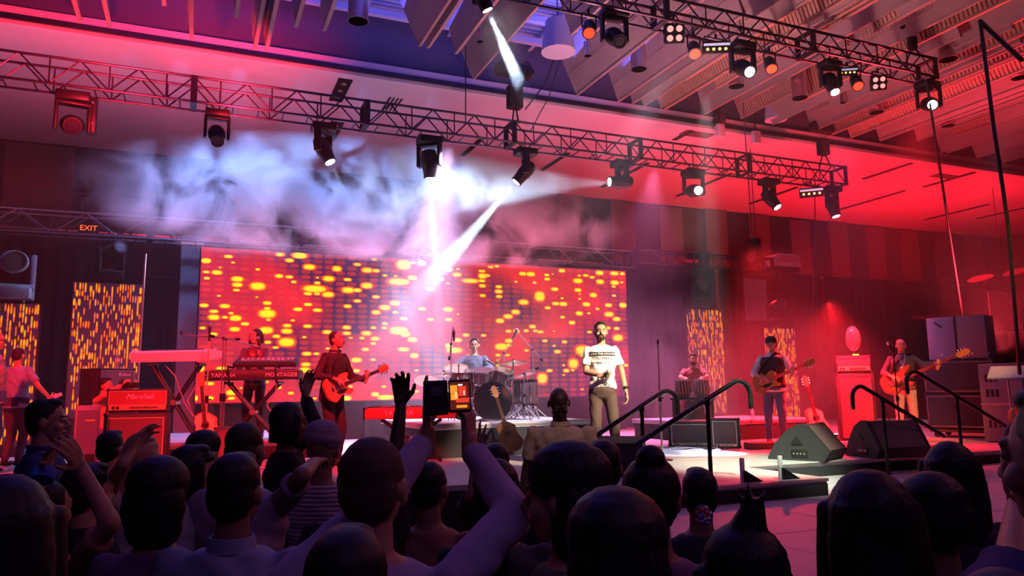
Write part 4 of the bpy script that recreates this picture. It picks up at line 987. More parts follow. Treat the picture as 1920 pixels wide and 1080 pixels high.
ms_ = mat('striped', (.5, .46, .48), .85); nt = ms_.node_tree; wv_ = nt.nodes.new('ShaderNodeTexWave'); wv_.bands_direction = 'Z'; wv_.inputs['Scale'].default_value = 16
tcs = nt.nodes.new('ShaderNodeTexCoord'); mxs = nt.nodes.new('ShaderNodeMix'); mxs.data_type = 'RGBA'; mxs.inputs[6].default_value = (.5, .46, .48, 1); mxs.inputs[7].default_value = (.12, .08, .16, 1)
nt.links.new(tcs.outputs['Object'], wv_.inputs['Vector']); nt.links.new(wv_.outputs['Fac'], mxs.inputs[0]); nt.links.new(mxs.outputs[2], nt.nodes['Principled BSDF'].inputs['Base Color']); M['striped'] = ms_
def face_cam(p): v = -Vector(p); return math.atan2(-v.x, v.y)
def face_to(p, q): v = Vector(q) - Vector(p); return math.atan2(-v.x, v.y)
# ------------------------------------------------------------------ risers
def riser(name, x0, x1, y0, y1, z, lab):
    t = thing(name, lab, 'platform', ((x0 + x1) / 2, (y0 + y1) / 2, DECK))
    h = z - DECK; w_, d_ = x1 - x0, y1 - y0
    MB().bbox((0, 0, h - .04), (w_, d_, .08), .01).build('platform_top', M['deck'], t)
    MB().box((0, -d_ / 2 + .03, (h - .09) / 2), (w_ - .06, .02, h - .09)).build('front_skirt', M['riser'], t, False)
    for i in (-1, 1):
        MB().box((i * (w_ / 2 - .04), 0, (h - .08) / 2), (.02, d_ - .1, h - .09)).build('side_skirt', M['riser'], t, False)
    MB().box((0, -d_ / 2 - .006, h - .04), (w_, .01, .03)).build('edge_trim', M['steel'], t, False)
    return t
ZK = 1.20; ZD = 1.41; ZTB = 1.28
pk0, pk1 = dep(250, 740, 11.2), dep(585, 740, 11.4)
riser('keyboard_riser', pk0.x + .08, pk1.x + .35, 11.9 - .2, 15.0, ZK, 'low black skirted platform under the keyboard player')
dc = dep(925, 740, 12.0)
riser('drum_riser', dc.x - 1.35, dc.x + 1.35, dc.y - .75, dc.y + 2.0, ZD, 'grey skirted platform under the drum kit')
tc_ = dep(1320, 740, 14.6)
riser('tabla_riser', tc_.x - .9, tc_.x + 2.0, tc_.y - .8, tc_.y + 1.2, ZTB, 'low dark platform under the tabla player')

# ------------------------------------------------------------------ instruments
def outline(pts, n=6):                       # closed Catmull-Rom
    out = []; N = len(pts)
    for i in range(N):
        p0, p1, p2, p3 = [Vector(pts[(i + k - 1) % N]) for k in range(4)]
        for j in range(n):
            t = j / n; out.append(tuple(.5 * ((2 * p1) + (-p0 + p2) * t + (2 * p0 - 5 * p1 + 4 * p2 - p3) * t * t + (-p0 + 3 * p1 - 3 * p2 + p3) * t ** 3)))
    return out
SOLID = [(-.22, 0), (-.205, .10), (-.12, .165), (-.03, .135), (.03, .115), (.10, .145), (.19, .13), (.17, .085), (.13, .05), (.13, -.05), (.20, -.10), (.13, -.145), (.04, -.115), (-.03, -.135), (-.12, -.175), (-.205, -.10)]
LP = [(-.22, 0), (-.205, .10), (-.12, .165), (-.02, .125), (.05, .11), (.14, .14), (.20, .09), (.19, .04), (.18, -.02), (.155, -.05), (.21, -.12), (.13, -.135), (.04, -.11), (-.03, -.13), (-.12, -.17), (-.205, -.10)]
ACO = [(-.25, 0), (-.235, .12), (-.13, .20), (-.02, .16), (.05, .14), (.14, .155), (.23, .11), (.25, 0), (.20, -.08), (.14, -.145), (.05, -.14), (-.02, -.16), (-.13, -.20), (-.235, -.12)]
BASS = [(-.24, 0), (-.22, .11), (-.11, .17), (.0, .12), (.07, .12), (.17, .16), (.27, .15), (.21, .09), (.13, .045), (.13, -.045), (.20, -.11), (.15, -.15), (.05, -.115), (-.03, -.14), (-.12, -.175), (-.22, -.10)]
def guitar(name, label, origin, nd, fn, out, bm_, top, nlen=.46, thick=.045, acoustic=False, headm='wood', group=None, sc=1.0, cat='guitar'):
    """origin: body centre; nd: neck direction; fn: face normal"""
    nd = Vector(nd).normalized(); fn = Vector(fn); fn = (fn - nd * fn.dot(nd)).normalized(); y = fn.cross(nd)
    t = thing(name, label, cat, origin, 0, group); Rm = Matrix((nd, y, fn)).transposed().to_4x4()
    t.rotation_euler = Rm.to_euler(); t.scale = (sc,) * 3
    o = outline(out)
    b = MB().prism(o, thick).prism([(x * .97, q * .97) for x, q in o], thick + .008); b.build('guitar_body', M[bm_], t)
    MB().prism([(x * .93, q * .93) for x, q in o], .004, None, (0, 0, thick / 2 + .0045)).build('top_face', M[top], t)
    x0 = .08
    nk = MB().loft([((x, 0, thick / 2 + .002), w_ / 2, .016, Matrix(((0, 0, 1), (1, 0, 0), (0, 1, 0)))) for x, w_ in ((x0, .056), (x0 + .1, .055), (.20 + nlen, .044), (.215 + nlen, .05))], 12)
    nk.build('neck', M['woodd'], t)
    fb = MB().prism([(x0, -.028), (.20 + nlen, -.022), (.20 + nlen, .022), (x0, .028)], .008, None, (0, 0, thick / 2 + .019)); f_ = fb.build('fretboard', M['woodd'] if not acoustic else M['woodd'], t)
    fr = MB()
    for k in range(16): fr.box((x0 + .02 + (nlen + .10) * (1 - .945 ** k) * 1.5, 0, thick / 2 + .024), (.003, .046, .003))
    fr.build('frets', M['chrome'], f_, kind='stuff')
    hx = .215 + nlen
    MB().prism(outline([(hx, -.022), (hx + .05, -.045), (hx + .17, -.035), (hx + .19, 0), (hx + .17, .04), (hx + .05, .042), (hx, .022)], 3), .016, None, (0, 0, thick / 2 - .004)).build('headstock', M[headm], t)
    tp = MB()
    for k in range(3):
        for s in (-1, 1): tp.cap((hx + .05 + k * .045, s * .045, thick / 2 - .004), (hx + .05 + k * .045, s * .068, thick / 2 - .004), .006, .009, 8, 2)
    tp.build('tuning_pegs', M['chrome'], t, kind='stuff')
    st = MB()
    for k in range(6): st.cone((-.12, (k - 2.5) * .0095, thick / 2 + .026), (hx, (k - 2.5) * .0068, thick / 2 + .027), .0009, n=4)
    st.build('strings', M['chrome'], t, kind='stuff')
    if acoustic:
        MB().lathe([(.05, 0), (.05, .002), (.0, .002)], 20, (.06, 0, thick / 2 + .007)).build('sound_hole', M['dark'], t)
        MB().lathe([(.062, 0), (.062, .002), (.052, .002), (.052, 0)], 20, (.06, 0, thick / 2 + .0065)).build('rosette', M['woodd'], t)
        MB().bbox((-.12, 0, thick / 2 + .012), (.025, .14, .012), .004).build('bridge', M['woodd'], t)
    else:
        for x in (-.06, .045): MB().bbox((x, 0, thick / 2 + .010), (.036, .075, .012), .004).build('pickup', M['chrome'], t)
        MB().bbox((-.12, 0, thick / 2 + .012), (.03, .085, .014), .004).build('bridge', M['chrome'], t)
        for k in range(3): MB().lathe([(.011, 0), (.010, .014), (0, .015)], 10, (-.15 + .035 * k, -.10 + .008 * k, thick / 2 + .007)).build('control_knob', M['gold'], t)
        MB().prism(outline([(-.06, -.05), (.05, -.05), (.10, -.07), (.02, -.10), (-.07, -.085)], 3), .004, None, (0, 0, thick / 2 + .009)).build('pickguard', M['blackp'], t)
    return t
def strap(label, pts):
    o0 = Vector(pts[0]); m = MB()
    for a, b in zip(pts[:-1], pts[1:]):
        a, b = Vector(a) - o0, Vector(b) - o0; m.cone(a, b, .022, n=8)
    t = m.build('guitar_strap', M['black']); t.location = o0; tag(t, label, 'strap')
def pworld(t, p):   # a person's local point (unscaled 1.78 frame) to world
    S = PI_[t.name]['S']; return Matrix.Translation(t.location) @ Euler((0, 0, t.rotation_euler.z)).to_matrix().to_4x4() @ (Vector(p) * S)
def pdir(t, d): return Euler((0, 0, t.rotation_euler.z)).to_matrix() @ Vector(d)

# ------------------------------------------------------------------ singer
ps = stand(1130, 9.35, DECK)
singer = person('singer with short beard in a white printed T-shirt holding a microphone at his chest', ps, face_cam(ps) + R(4), 1.80, .93,
    arms={'R': ((.03, .24, 1.10), (.5, -.2, 1.0)), 'L': ((-.285, .06, .87), (-.4, -.2, 1.1))}, head=(3, 4, -2),
    legs={'R': ((.10, .0, .08), (.13, 1, .5), (.25, 1, 0)), 'L': ((-.15, .03, .08), (-.17, 1, .5), (-.35, 1, 0))},
    shirt='white_tee', hem=.93, trousers='brown_trousers', face=True, beard=True, hair='bushy' if False else 'short', hairm='hairb', fine=True,
    hands={'R': dict(d=(-.9, .25, .25), n=(-.1, -.75, .35), curl=62, thumb=40, thumbside=-1), 'L': dict(curl=30)}, lean=(-2, 0, 0), loose=1.03)
S_ = PI_[singer.name]['S']
# printed words on the chest
prt = mat('print_black', (.02, .02, .02), .7); prw = mat('print_grey', (.30, .28, .30), .7)
def chest(x, z, y=.158): return Vector((x, y, z)) * S_
sh_o = [c for c in CH[singer.name] if c.name.startswith('shirt')][0]
def on_shirt(me_o):   # lay a flat print on the shirt surface by casting each vertex onto it
    from mathutils.bvhtree import BVHTree
    dg = sh_o.data; bv = BVHTree.FromPolygons([v.co[:] for v in dg.vertices], [p.vertices[:] for p in dg.polygons])
    mw = Matrix.LocRotScale(me_o.location, me_o.rotation_euler, me_o.scale); me = me_o.data
    for v in me.vertices:
        p = mw @ v.co; h = bv.ray_cast(Vector((p.x, 1.0, p.z)), Vector((0, -1, 0)))
        if h[0] is not None: p = Vector((p.x, h[0].y + .003 + (p.y - .1615) * 0 + me_o.get('off', 0.0), p.z))
        v.co = p
    me_o.location = (0, 0, 0); me_o.rotation_euler = (0, 0, 0); me_o.scale = (1, 1, 1)
bm = bmesh.new(); bmesh.ops.create_grid(bm, x_segments=24, y_segments=4, size=.5); gm = bpy.data.meshes.new('print_bar'); bm.to_mesh(gm); bm.free()
g = link('print_bar', gm, prt, singer); g.scale = (.325, .054, 1); g.location = chest(0, 1.365, .16); g.rotation_euler = (R(90), 0, math.pi); on_shirt(g)
for txt, sz, x, z, mm in (('I LIKE THE SOUND', .0375, 0, 1.365, M['white_tee']), ('YOU MAKE', .050, 0, 1.310, prt), ('WHEN YOU...', .046, 0, 1.255, prt)):
    o = text_obj(txt, sz, mm, singer, chest(x, z, .165), (R(90), 0, math.pi), 0, 'lettering', .0012); o['off'] = .0015; on_shirt(o)
bm = bmesh.new(); bmesh.ops.create_grid(bm, x_segments=12, y_segments=12, size=.5); 
fsel = [f for i, f in enumerate(bm.faces) if (int((f.calc_center_median().x + .5) * 6) + int((f.calc_center_median().y + .5) * 6)) % 2]
bmesh.ops.delete(bm, geom=fsel, context='FACES'); gm = bpy.data.meshes.new('print_checks'); bm.to_mesh(gm); bm.free()
g = link('print_checks', gm, prt, singer); g.scale = (.10, .08, 1); g.location = chest(-.03, .985, .16); g.rotation_euler = (R(90), R(35), math.pi); on_shirt(g)
gv = MB()
for k in range(7):
    a0 = k * .9; gv.cone((.03 * math.cos(a0), .05 * math.sin(a0), 0), (.045 * math.cos(a0 + .9), .065 * math.sin(a0 + .9), 0), .004, n=4)
    gv.cone((.012 * k - .04, -.06, 0), (.014 * k - .02, .06, 0), .0022, n=4)
g = gv.build('print_drawing', prw, singer, False); g.location = chest(-.09, 1.10, .16); g.rotation_euler = (R(90), 0, math.pi)
g['off'] = .001; on_shirt(g)
for z in (.935, .955): MB(Matrix.Scale(S_, 4)).cone(Vector((-.282, .045, z)), Vector((-.280, .043, z + .014)), .040, .040, 16).build('bracelet', M['dark'], singer)
wv = pworld(singer, (-.045, .30, 1.12)); dv = pdir(singer, (.28, .28, -.92))
def mic(name, label, p, d, grp=None, big=False):
    t = thing(name, label, 'microphone', p, 0, grp); d = Vector(d).normalized()
    MB().cone((0, 0, 0), d * .15, .020, .014, 14).build('handle', M['blackp'], t)
    MB().ell(-d * .015, (.026, .026, .026) if not big else (.03, .03, .04), frame(d)).build('grille', M['steel'], t)
    MB().cone(-d * .002, d * .012, .024, .022, 14).build('collar_ring', M['chrome'], t)
    return t
mic('microphone', 'black microphone held in the singer\'s right hand at his chest', wv, dv)

# ------------------------------------------------------------------ guitar players
def guitarist(label, D, px, rz_off, H, glabel, out, bmat, tmat, nlen=.46, z=DECK, neck_tilt=18, gsc=1.0, by=.20, **kw):
    p = stand(px, D, z); rz = face_cam(p) + R(rz_off)
    a = R(neck_tilt); nd = Vector((-math.cos(a), .18, math.sin(a))).normalized(); bc = Vector((.10, by, 1.03))
    lw = bc + nd * (.12 + nlen * .75) * gsc + Vector((.01, .02, -.055)); rw = bc + Vector((.10, .05, .09))
    t = person(label, p, rz, H, arms={'R': (rw, (.6, -.3, 1.0)), 'L': (lw, (-.5, .1, .8))},
        hands={'R': dict(d=(-.85, .25, -.35), n=(0, -.6, -.6), curl=38, thumbside=-1), 'L': dict(d=(-.25, .35, .9), n=(.1, -.9, .1), curl=58, thumbside=1, thumb=30)}, fine=True, **kw)
    S = PI_[t.name]['S']
    g = guitar('electric_guitar' if nlen < .55 else 'bass_guitar', glabel, pworld(t, bc), pdir(t, nd), pdir(t, (.12, .97, .18)), out, bmat, tmat, nlen, sc=gsc)
    strap('dark strap over the shoulder of the ' + kw.get('who', 'player') if False else 'dark guitar strap ' + STR.pop(0), [pworld(t, v) for v in ((.24, .16, 1.08), (.16, .13, 1.28), (.05, .12, 1.40), (-.06, .075, 1.50), (-.12, -.02, 1.49))])
    return t, g
STR = ['over the shoulder of the guitarist left of the drums', 'over the waistcoat of the right guitarist', 'over the shoulder of the bass player at right']
M['lp_top'] = mat('burst_top', (.55, .16, .04), .2, 0, .3, 4, coat=.6); M['prs_top'] = mat('flame_top', (.62, .22, .10), .2, 0, .2, 8, coat=.6); M['bass_top'] = mat('walnut_top', (.16, .07, .05), .25, 0, .3, 9, coat=.4)
g1, _ = guitarist('guitarist in an open dark shirt facing right, left of the drum kit', 9.9, 622, 48, 1.78, 'red brown solid guitar played left of the drum kit', SOLID, 'wood', 'prs_top', skin='skin', hair='buzz', hairm='hairb', shirt='black_shirt', sleeve='long', trousers='dark_trousers', face=True, head=(-14, 6, 0), lean=(5, 0, 0), collar=True, hem=.84)
g2, _ = guitarist('guitarist in a dark waistcoat over rolled white sleeves at right', 12.7, 1452, -4, 1.80, 'sunburst guitar played by the man in the waistcoat', LP, 'wood', 'lp_top', neck_tilt=22, skin='skin', hair='bushy', shirt='white_shirt', sleeve='mid', vest='black_shirt', trousers='jeans', face=True, head=(0, -8, 6), collar=True, hem=.86)
g3, _ = guitarist('bass player in a dark jacket with a name badge at the far right', 12.9, 1697, 2, 1.76, 'dark five string bass held by the player at the far right', BASS, 'bass_top', 'bass_top', nlen=.66, neck_tilt=24, gsc=1.12, skin='skin', hair='buzz', shirt='grey_jacket', sleeve='long', trousers='cream', face=True, head=(-6, 4, 0), collar=True, hem=.88)
b_ = thing('name_badge', 'white name badge on a blue lanyard worn by the bass player', 'badge', pworld(g3, (0, .165, 1.22)), g3.rotation_euler.z)
MB().bbox((0, 0, 0), (.075, .006, .11), .003).build('badge_card', M['white'], b_); MB().cone((0, 0, .05), (.06, -.05, .26), .006).cone((0, 0, .05), (-.05, -.05, .26), .006).build('lanyard', mat('lanyard_blue', (.1, .3, .8), .6), b_)

# ------------------------------------------------------------------ keyboards
def keyboard(name, label, c, rz, L=1.25, D=.36, h=.10, body='blackp', tilt=0, keys=True, panel='blackp', text=None, curved=False):
    t = thing(name, label, 'keyboard', c); t.rotation_euler = (tilt, 0, rz)
    if curved:
        MB().prism([(-D / 2, 0), (D / 2, 0), (D / 2, h * 1.1), (D / 2 - .05, h * 1.3), (0, h), (-D / 2, h * .5)], L - .1, (R(90), 0, R(90))).build('case', M[body], t)
        for s in (-1, 1): MB().prism([(-D / 2 - .01, -.005), (D / 2, -.005), (D / 2 + .01, h * 1.15), (D / 2 - .05, h * 1.4), (0, h * 1.1), (-D / 2, h * .7)], .06, (R(90), 0, R(90)), (s * (L / 2 - .03), 0, 0)).build('end_cheek', M[body], t)
    else:
        MB().bbox((0, 0, h / 2), (L, D, h), .015).build('case', M[body], t)
        for s in (-1, 1): MB().bbox((s * (L / 2 - .01), 0, h / 2), (.03, D + .01, h + .012), .01).build('end_cheek', M['blackp'], t)
    MB().bbox((0, D * .22, h + .006), (L - .1, D * .42, .012), .004).build('control_panel', M[panel], t)
    if keys:
        kw = MB(); kb = MB(); n = 36 if L < 1.0 else 45; w_ = (L - .14) / n
        for i in range(n):
            x = -(L - .14) / 2 + (i + .5) * w_; kw.box((x, -D * .24, h + .008), (w_ * .9, D * .40, .014))
            if i % 7 not in (2, 6): kb.box((x + w_ / 2, -D * .17, h + .018), (w_ * .5, D * .26, .012))
        kw.build('white_keys', M['white'], t, False, 'stuff'); kb.build('black_keys', M['blackp'], t, False, 'stuff')
    for k in range(6): MB().lathe([(.008, 0), (.007, .012), (0, .013)], 8, (-L * .3 + k * .035, D * .22, h + .012)).build('knob', M['steel'], t)
    if text:
        for s_, x in text: text_obj(s_, h * .62, M['white'], t, (x, D / 2 + .004 + (.012 if curved else 0), h / 2), (R(90), 0, math.pi), .001, 'lettering', .0015)
    return t
def xstand(label, c, rz, H, W=.75):
    t = thing('keyboard_stand', label, 'stand', c, rz)
    for y in (-.06, .06):
        for s in (-1, 1): MB().cone((s * W / 2, y, .02), (-s * W / 2, y, H - .02), .022, n=8).build('leg', M['black'], t)
    for x in (-W / 2, W / 2):
        MB().cone((x, -.22, .02), (x, .22, .02), .022).build('foot', M['rubber'], t); MB().cone((x, -.18, H - .02), (x, .18, H - .02), .022).build('top_bar', M['black'], t)
    MB().cone((0, -.11, H / 2), (0, .11, H / 2), .04).build('pivot', M['steel'], t)
    return t
pc1 = dep(333, 668, 10.9); rk = -YAW + R(180 + 6)
wk = keyboard('arranger_keyboard', 'white arranger keyboard on a crossed stand at the left of the stage', pc1 + Vector((0, 0, -.05)), rk + R(-14), 1.18, .42, .12, 'white', R(-10), panel='white', curved=True)
M['black']; xs1 = xstand('crossed black stand under the white keyboard', (pc1.x, pc1.y, ZK), rk, pc1.z - .10 - ZK, .68)
pm_ = dep(478, 706, 10.6)
keyboard('synthesizer', 'long black synthesizer in front of the keyboard player', pm_ + Vector((0, 0, -.05)), rk, 1.25, .38, .13, 'blackp', 0, text=[('YAMAHA', .38), ('MONTAGE8', -.40)])
pu = dep(500, 684, 10.75)
keyboard('synthesizer', 'slim blue grey keyboard on the upper tier above the long synthesizer', pu + Vector((0, 0, 0)), rk, .86, .30, .06, 'blackp', R(-16), panel='blackp')
st2 = xstand('crossed black stand with two tiers under the synthesizers', (pm_.x, pm_.y, ZK), rk, pm_.z - .07 - ZK, .7)
for s in (-1, 1): MB().path([(s * .32, .12, pm_.z - ZK - .08), (s * .32, .22, pm_.z - ZK + .05), (s * .32, .2, pu.z - ZK - .03), (s * .32, -.08, pu.z - ZK - .045)], .016).build('tier_arm', M['black'], st2)
pcp = dep(772, 774, 10.6)
cpk = keyboard('stage_piano', 'red lit stage piano seen from behind beside the drum riser', pcp + Vector((0, 0, -.08)), rk - R(4), 1.30, .33, .16, 'cp_red' if False else 'blackp', 0, text=[('YAMAHA', .16), ('CP', -.20)])
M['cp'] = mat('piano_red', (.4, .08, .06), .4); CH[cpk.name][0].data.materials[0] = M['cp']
xstand('crossed stand under the red lit stage piano', (pcp.x, pcp.y, DECK), rk, pcp.z - .08 - DECK, .8)
pk = stand(477, 11.35, ZK)
kp = person('keyboard player in a dark sequinned shirt singing into a microphone', pk, face_cam(pk) + R(-14), 1.66, .95, arms={'R': ((.16, .42, 1.02), (.5, 0, 1.0)), 'L': ((-.16, .42, 1.03), (-.5, 0, 1.0))},
    hands={'R': dict(d=(0, 1, -.15), n=(0, -.2, -1), curl=28, thumbside=-1), 'L': dict(d=(0, 1, -.15), n=(0, -.2, -1), curl=28, thumbside=1)}, skin='skin', hair='bob', hairm='hair', shirt='sequin', sleeve='long', face=True, head=(0, -28, 0), fine=True, lean=(3, 0, 0), collar=True)
sm_ = MATS['sequin']; nt = sm_.node_tree; vo = nt.nodes.new('ShaderNodeTexVoronoi'); vo.inputs['Scale'].default_value = 110; cr = nt.nodes.new('ShaderNodeMapRange'); cr.inputs[1].default_value = .0; cr.inputs[2].default_value = .35; cr.inputs[3].default_value = 1; cr.inputs[4].default_value = .2
tcx = nt.nodes.new('ShaderNodeTexCoord'); nt.links.new(tcx.outputs['Object'], vo.inputs['Vector']); nt.links.new(vo.outputs['Distance'], cr.inputs[0]); nt.links.new(cr.outputs[0], nt.nodes['Principled BSDF'].inputs['Metallic']); nt.nodes['Principled BSDF'].inputs['Roughness'].default_value = .35

# ------------------------------------------------------------------ microphone stands
def mic_stand(label, base, top, boom=None, m='steel', round_base=True, micd=None, clip=True, bl=False):
    t = thing('microphone_stand', label, 'stand', base); h = top.z - base.z
    MB().cone((0, 0, .02), (0, 0, h * .55), .014).build('lower_tube', M[m], t); MB().cone((0, 0, h * .52), (0, 0, h), .009).build('upper_tube', M[m], t)
    MB().cone((0, 0, h * .50), (0, 0, h * .56), .024).cone((0, 0, h * .53), (.06, 0, h * .53), .008).build('clutch', M['black'], t)
    if round_base: MB().lathe([(.14, 0), (.14, .012), (.03, .03), (.014, .04)], 20).build('round_base', M['black'], t)
    else:
        for k in range(3): a = k * 2.094 + .4; MB().cone((0, 0, .22), (.33 * math.cos(a), .33 * math.sin(a), .015), .010).build('leg', M[m], t)
        MB().cone((0, 0, .18), (0, 0, .26), .024).build('leg_hub', M['black'], t)
    if boom is not None:
        bt = Vector(boom) - base; b0 = Vector((0, 0, h)); d = (bt - b0).normalized()
        MB().cone(b0 - d * .22, bt, .008).build('boom_arm', M[m], t); MB().ell(b0, (.022, .022, .022)).build('boom_joint', M['black'], t); MB().cone(b0 - d * .26, b0 - d * .20, .018).build('counterweight', M['black'], t)
    e = (Vector(boom) - base) if boom is not None else Vector((0, 0, h))
    if clip: MB().cone(e, e + Vector(micd or (0, -.2, .9)).normalized() * .06, .014).build('mic_clip', M['blackp'], t)
    return t
def msd(label, px, ptop, D, Z, boompx=None, boomD=None, **k):
    b = stand(px, D, Z); top = dep(px, ptop, D); top = Vector((b.x, b.y, top.z))
    return mic_stand(label, b, top, dep(boompx[0], boompx[1], boomD or D) if boompx else None, **k)
s1 = msd('straight microphone stand left of the keyboard player with a round ball microphone', 388, 640, 10.2, DECK, m='gold', micd=(0, 0, 1)); q = dep(390, 622, 10.2)
mic('ball_microphone', 'round ball microphone on the straight stand left of the keyboard player', Vector((s1.location.x, s1.location.y, q.z + .08)), (0, 0, -1), None, True)
msd('tall stand with a level boom pointing left over the white keyboard', 415, 634, 10.3, ZK - .28, (340, 628), 10.5, round_base=False)
s2 = msd('thin boom stand reaching to the keyboard player\'s mouth', 420, 636, 10.4, ZK - .28, (487, 650), 10.9, round_base=False); q = dep(482, 640, 10.95)
mic('microphone', 'black microphone at the keyboard player\'s mouth', dep(484, 636, 11.0), (.1, -.2, -1))
msd('empty chrome microphone stand right of the singer', 1237, 645, 10.2, DECK, m='steel')
s3 = msd('microphone stand in front of the bass player', 1682, 668, 11.9, DECK, (1676, 655), 11.85, m='black'); mic('microphone', 'microphone on the stand in front of the bass player', dep(1666, 645, 11.8), (.45, 0, -.8))
# ------------------------------------------------------------------ drum kit and drummer
pd = stand(890, 12.9, ZD)
drm = person('drummer in a grey shirt over a dark T-shirt seated behind the kit', pd, face_cam(pd) + R(-6), 1.76, 1.0, pelvis=(0, 0, .56),
    legs={'R': ((.2, .45, .08), (.3, 2, 1.2), (.2, 1, 0)), 'L': ((-.2, .45, .08), (-.3, 2, 1.2), (-.2, 1, 0))}, arms={'R': ((.25, .38, .88), (.6, -.1, .7)), 'L': ((-.2, .42, .84), (-.6, -.1, .7))},
    hands={'R': dict(curl=60), 'L': dict(curl=60)}, shirt='grey_shirt', sleeve='long', trousers='dark_trousers', face=True, hair='short', head=(0, 8, 0), fine=True, hem=.88)
stl = thing('drum_stool', 'round black drum stool under the drummer', 'stool', (pd.x, pd.y, ZD)); MB().lathe([(.17, .36), (.18, .40), (.16, .43), (0, .435)], 20).build('seat', M['black'], stl)
for k in range(3): a = k * 2.1; MB().cone((0, 0, .2), (.22 * math.cos(a), .22 * math.sin(a), .01), .012).build('leg', M['chrome'], stl)
MB().cone((0, 0, .18), (0, 0, .37), .02).build('post', M['chrome'], stl)
def drum(label, c, axis, r, h, head='drumhead', name='tom_drum', legs=0, hoop='chrome', lugs=8):
    t = thing(name, label, 'drum', c); ax = Vector(axis).normalized(); m = frame(ax); t.rotation_euler = m.to_euler()
    MB().lathe([(r * .985, -h / 2), (r, -h / 2 + .01), (r, h / 2 - .01), (r * .985, h / 2)], 28).build('shell', M['drums'], t)
    MB().lathe([(r * .99, h / 2 - .004), (r * .985, h / 2 + .004), (0, h / 2 + .005)], 28).build('drum_head', M[head], t)
    for z in (-h / 2, h / 2): MB().lathe([(r * 1.0, z - .014), (r * 1.05, z - .014), (r * 1.05, z + .012), (r * 1.0, z + .012)], 28).build('hoop', M[hoop], t)
    for k in range(lugs): a = 2 * math.pi * k / lugs; MB().cap((r * 1.02 * math.cos(a), r * 1.02 * math.sin(a), -h * .35), (r * 1.02 * math.cos(a), r * 1.02 * math.sin(a), h * .35), .011, .011, 8, 2).build('lug', M['chrome'], t)
    return t
tc = FWD
bdp = dep(927, 754, 11.75); kick = drum('large bass drum facing the audience with a grey front head', Vector((bdp.x, bdp.y, ZD + .30)), -FWD + Vector((-.1, 0, 0)), .285, .42, 'drumhead', 'bass_drum', lugs=10)
for s in (-1, 1): MB().cone((s * .25, .05, .0), (s * .40, -.30, .12), .012).build('spur', M['chrome'], kick) if False else None
MB().lathe([(.035, .214), (.03, .219), (0, .219)], 16, (0, .19, 0)).build('head_badge', M['white'], kick)
def kit(px, py, D): return dep(px, py, D)
for lab, px, py, D, r, h, ax, hd_ in [('small mounted tom on the left of the bass drum', 905, 706, 12.0, .15, .2, (-.1, -.35, 1), 'drumw'), ('mounted tom right of centre above the bass drum', 942, 707, 12.0, .165, .22, (.1, -.35, 1), 'drumw'),
        ('floor tom on the left side of the kit', 868, 722, 12.2, .19, .36, (0, 0, 1), 'drumw'), ('floor tom at the right end of the kit', 985, 735, 12.2, .2, .38, (0, 0, 1), 'drumw'), ('chrome edged snare drum in front of the drummer', 893, 714, 12.45, .18, .14, (0, 0, 1), 'drumw')]:
    p = kit(px, py, D); dd = drum(lab, p, ax, r, h, hd_, 'floor_tom' if 'floor' in lab else 'snare_drum' if 'snare' in lab else 'tom_drum')
    im = dd.rotation_euler.to_matrix().inverted()
    if 'floor' in lab or 'snare' in lab:
        for k in range(3): a = k * 2.1; v0 = Vector((r * 1.04 * math.cos(a), r * 1.04 * math.sin(a), 0)); MB().cone(v0, Vector((v0.x, v0.y, -(p.z - ZD))), .008).build('leg', M['chrome'], dd)
    else: MB().cone((0, 0, -h / 2), im @ (Vector((bdp.x, bdp.y, ZD + .56)) - p), .012).build('mount_arm', M['chrome'], dd)
def cymbal(lab, px, py, D, r, tilt=(0, 0, 0), pair=False, z0=ZD):
    c = kit(px, py, D); t = thing('cymbal_stand', lab, 'cymbal', (c.x, c.y, z0)); h = c.z - z0
    pr = [(.0, .03), (r * .12, .025), (r * .2, .008), (r * .6, -.008), (r, -.022), (r, -.025), (r * .6, -.012), (r * .2, .004), (.0, .02)]
    MB().lathe(pr, 32, (0, 0, h), tilt).build('cymbal', M['cymb'], t)
    if pair: MB().lathe([(a, -z - .04) for a, z in pr][::-1], 32, (0, 0, h)).build('cymbal', M['cymb'], t)
    MB().cone((0, 0, .1), (0, 0, h + .05), .011).build('pole', M['chrome'], t); MB().cone((0, 0, h + .02), (0, 0, h + .05), .016).build('wing_nut', M['chrome'], t)
    MB().cone((0, 0, h * .55), (0, 0, h * .62), .02).build('clamp', M['chrome'], t)
    for k in range(3): a = k * 2.1 + .5; MB().cone((0, 0, .30), (.27 * math.cos(a), .27 * math.sin(a), .01), .009).build('leg', M['chrome'], t)
cymbal('bright ride cymbal on its stand at the right of the kit', 962, 679, 12.2, .25, (R(-8), 0, 0)); cymbal('red tinted crash cymbal left of the drummer', 860, 688, 12.3, .24, (R(-14), R(10), 0))
cymbal('hi-hat pair at the left edge of the kit', 832, 700, 12.3, .17, pair=True); cymbal('small splash cymbal behind the centre toms', 940, 690, 12.5, .13, (R(-12), 0, 0)); cymbal('low crash cymbal at the far left of the kit', 800, 712, 11.9, .2, (R(-24), R(14), 0), z0=DECK)
cymbal('second crash cymbal low at the right of the kit', 985, 700, 12.5, .2, (R(-10), R(-10), 0))
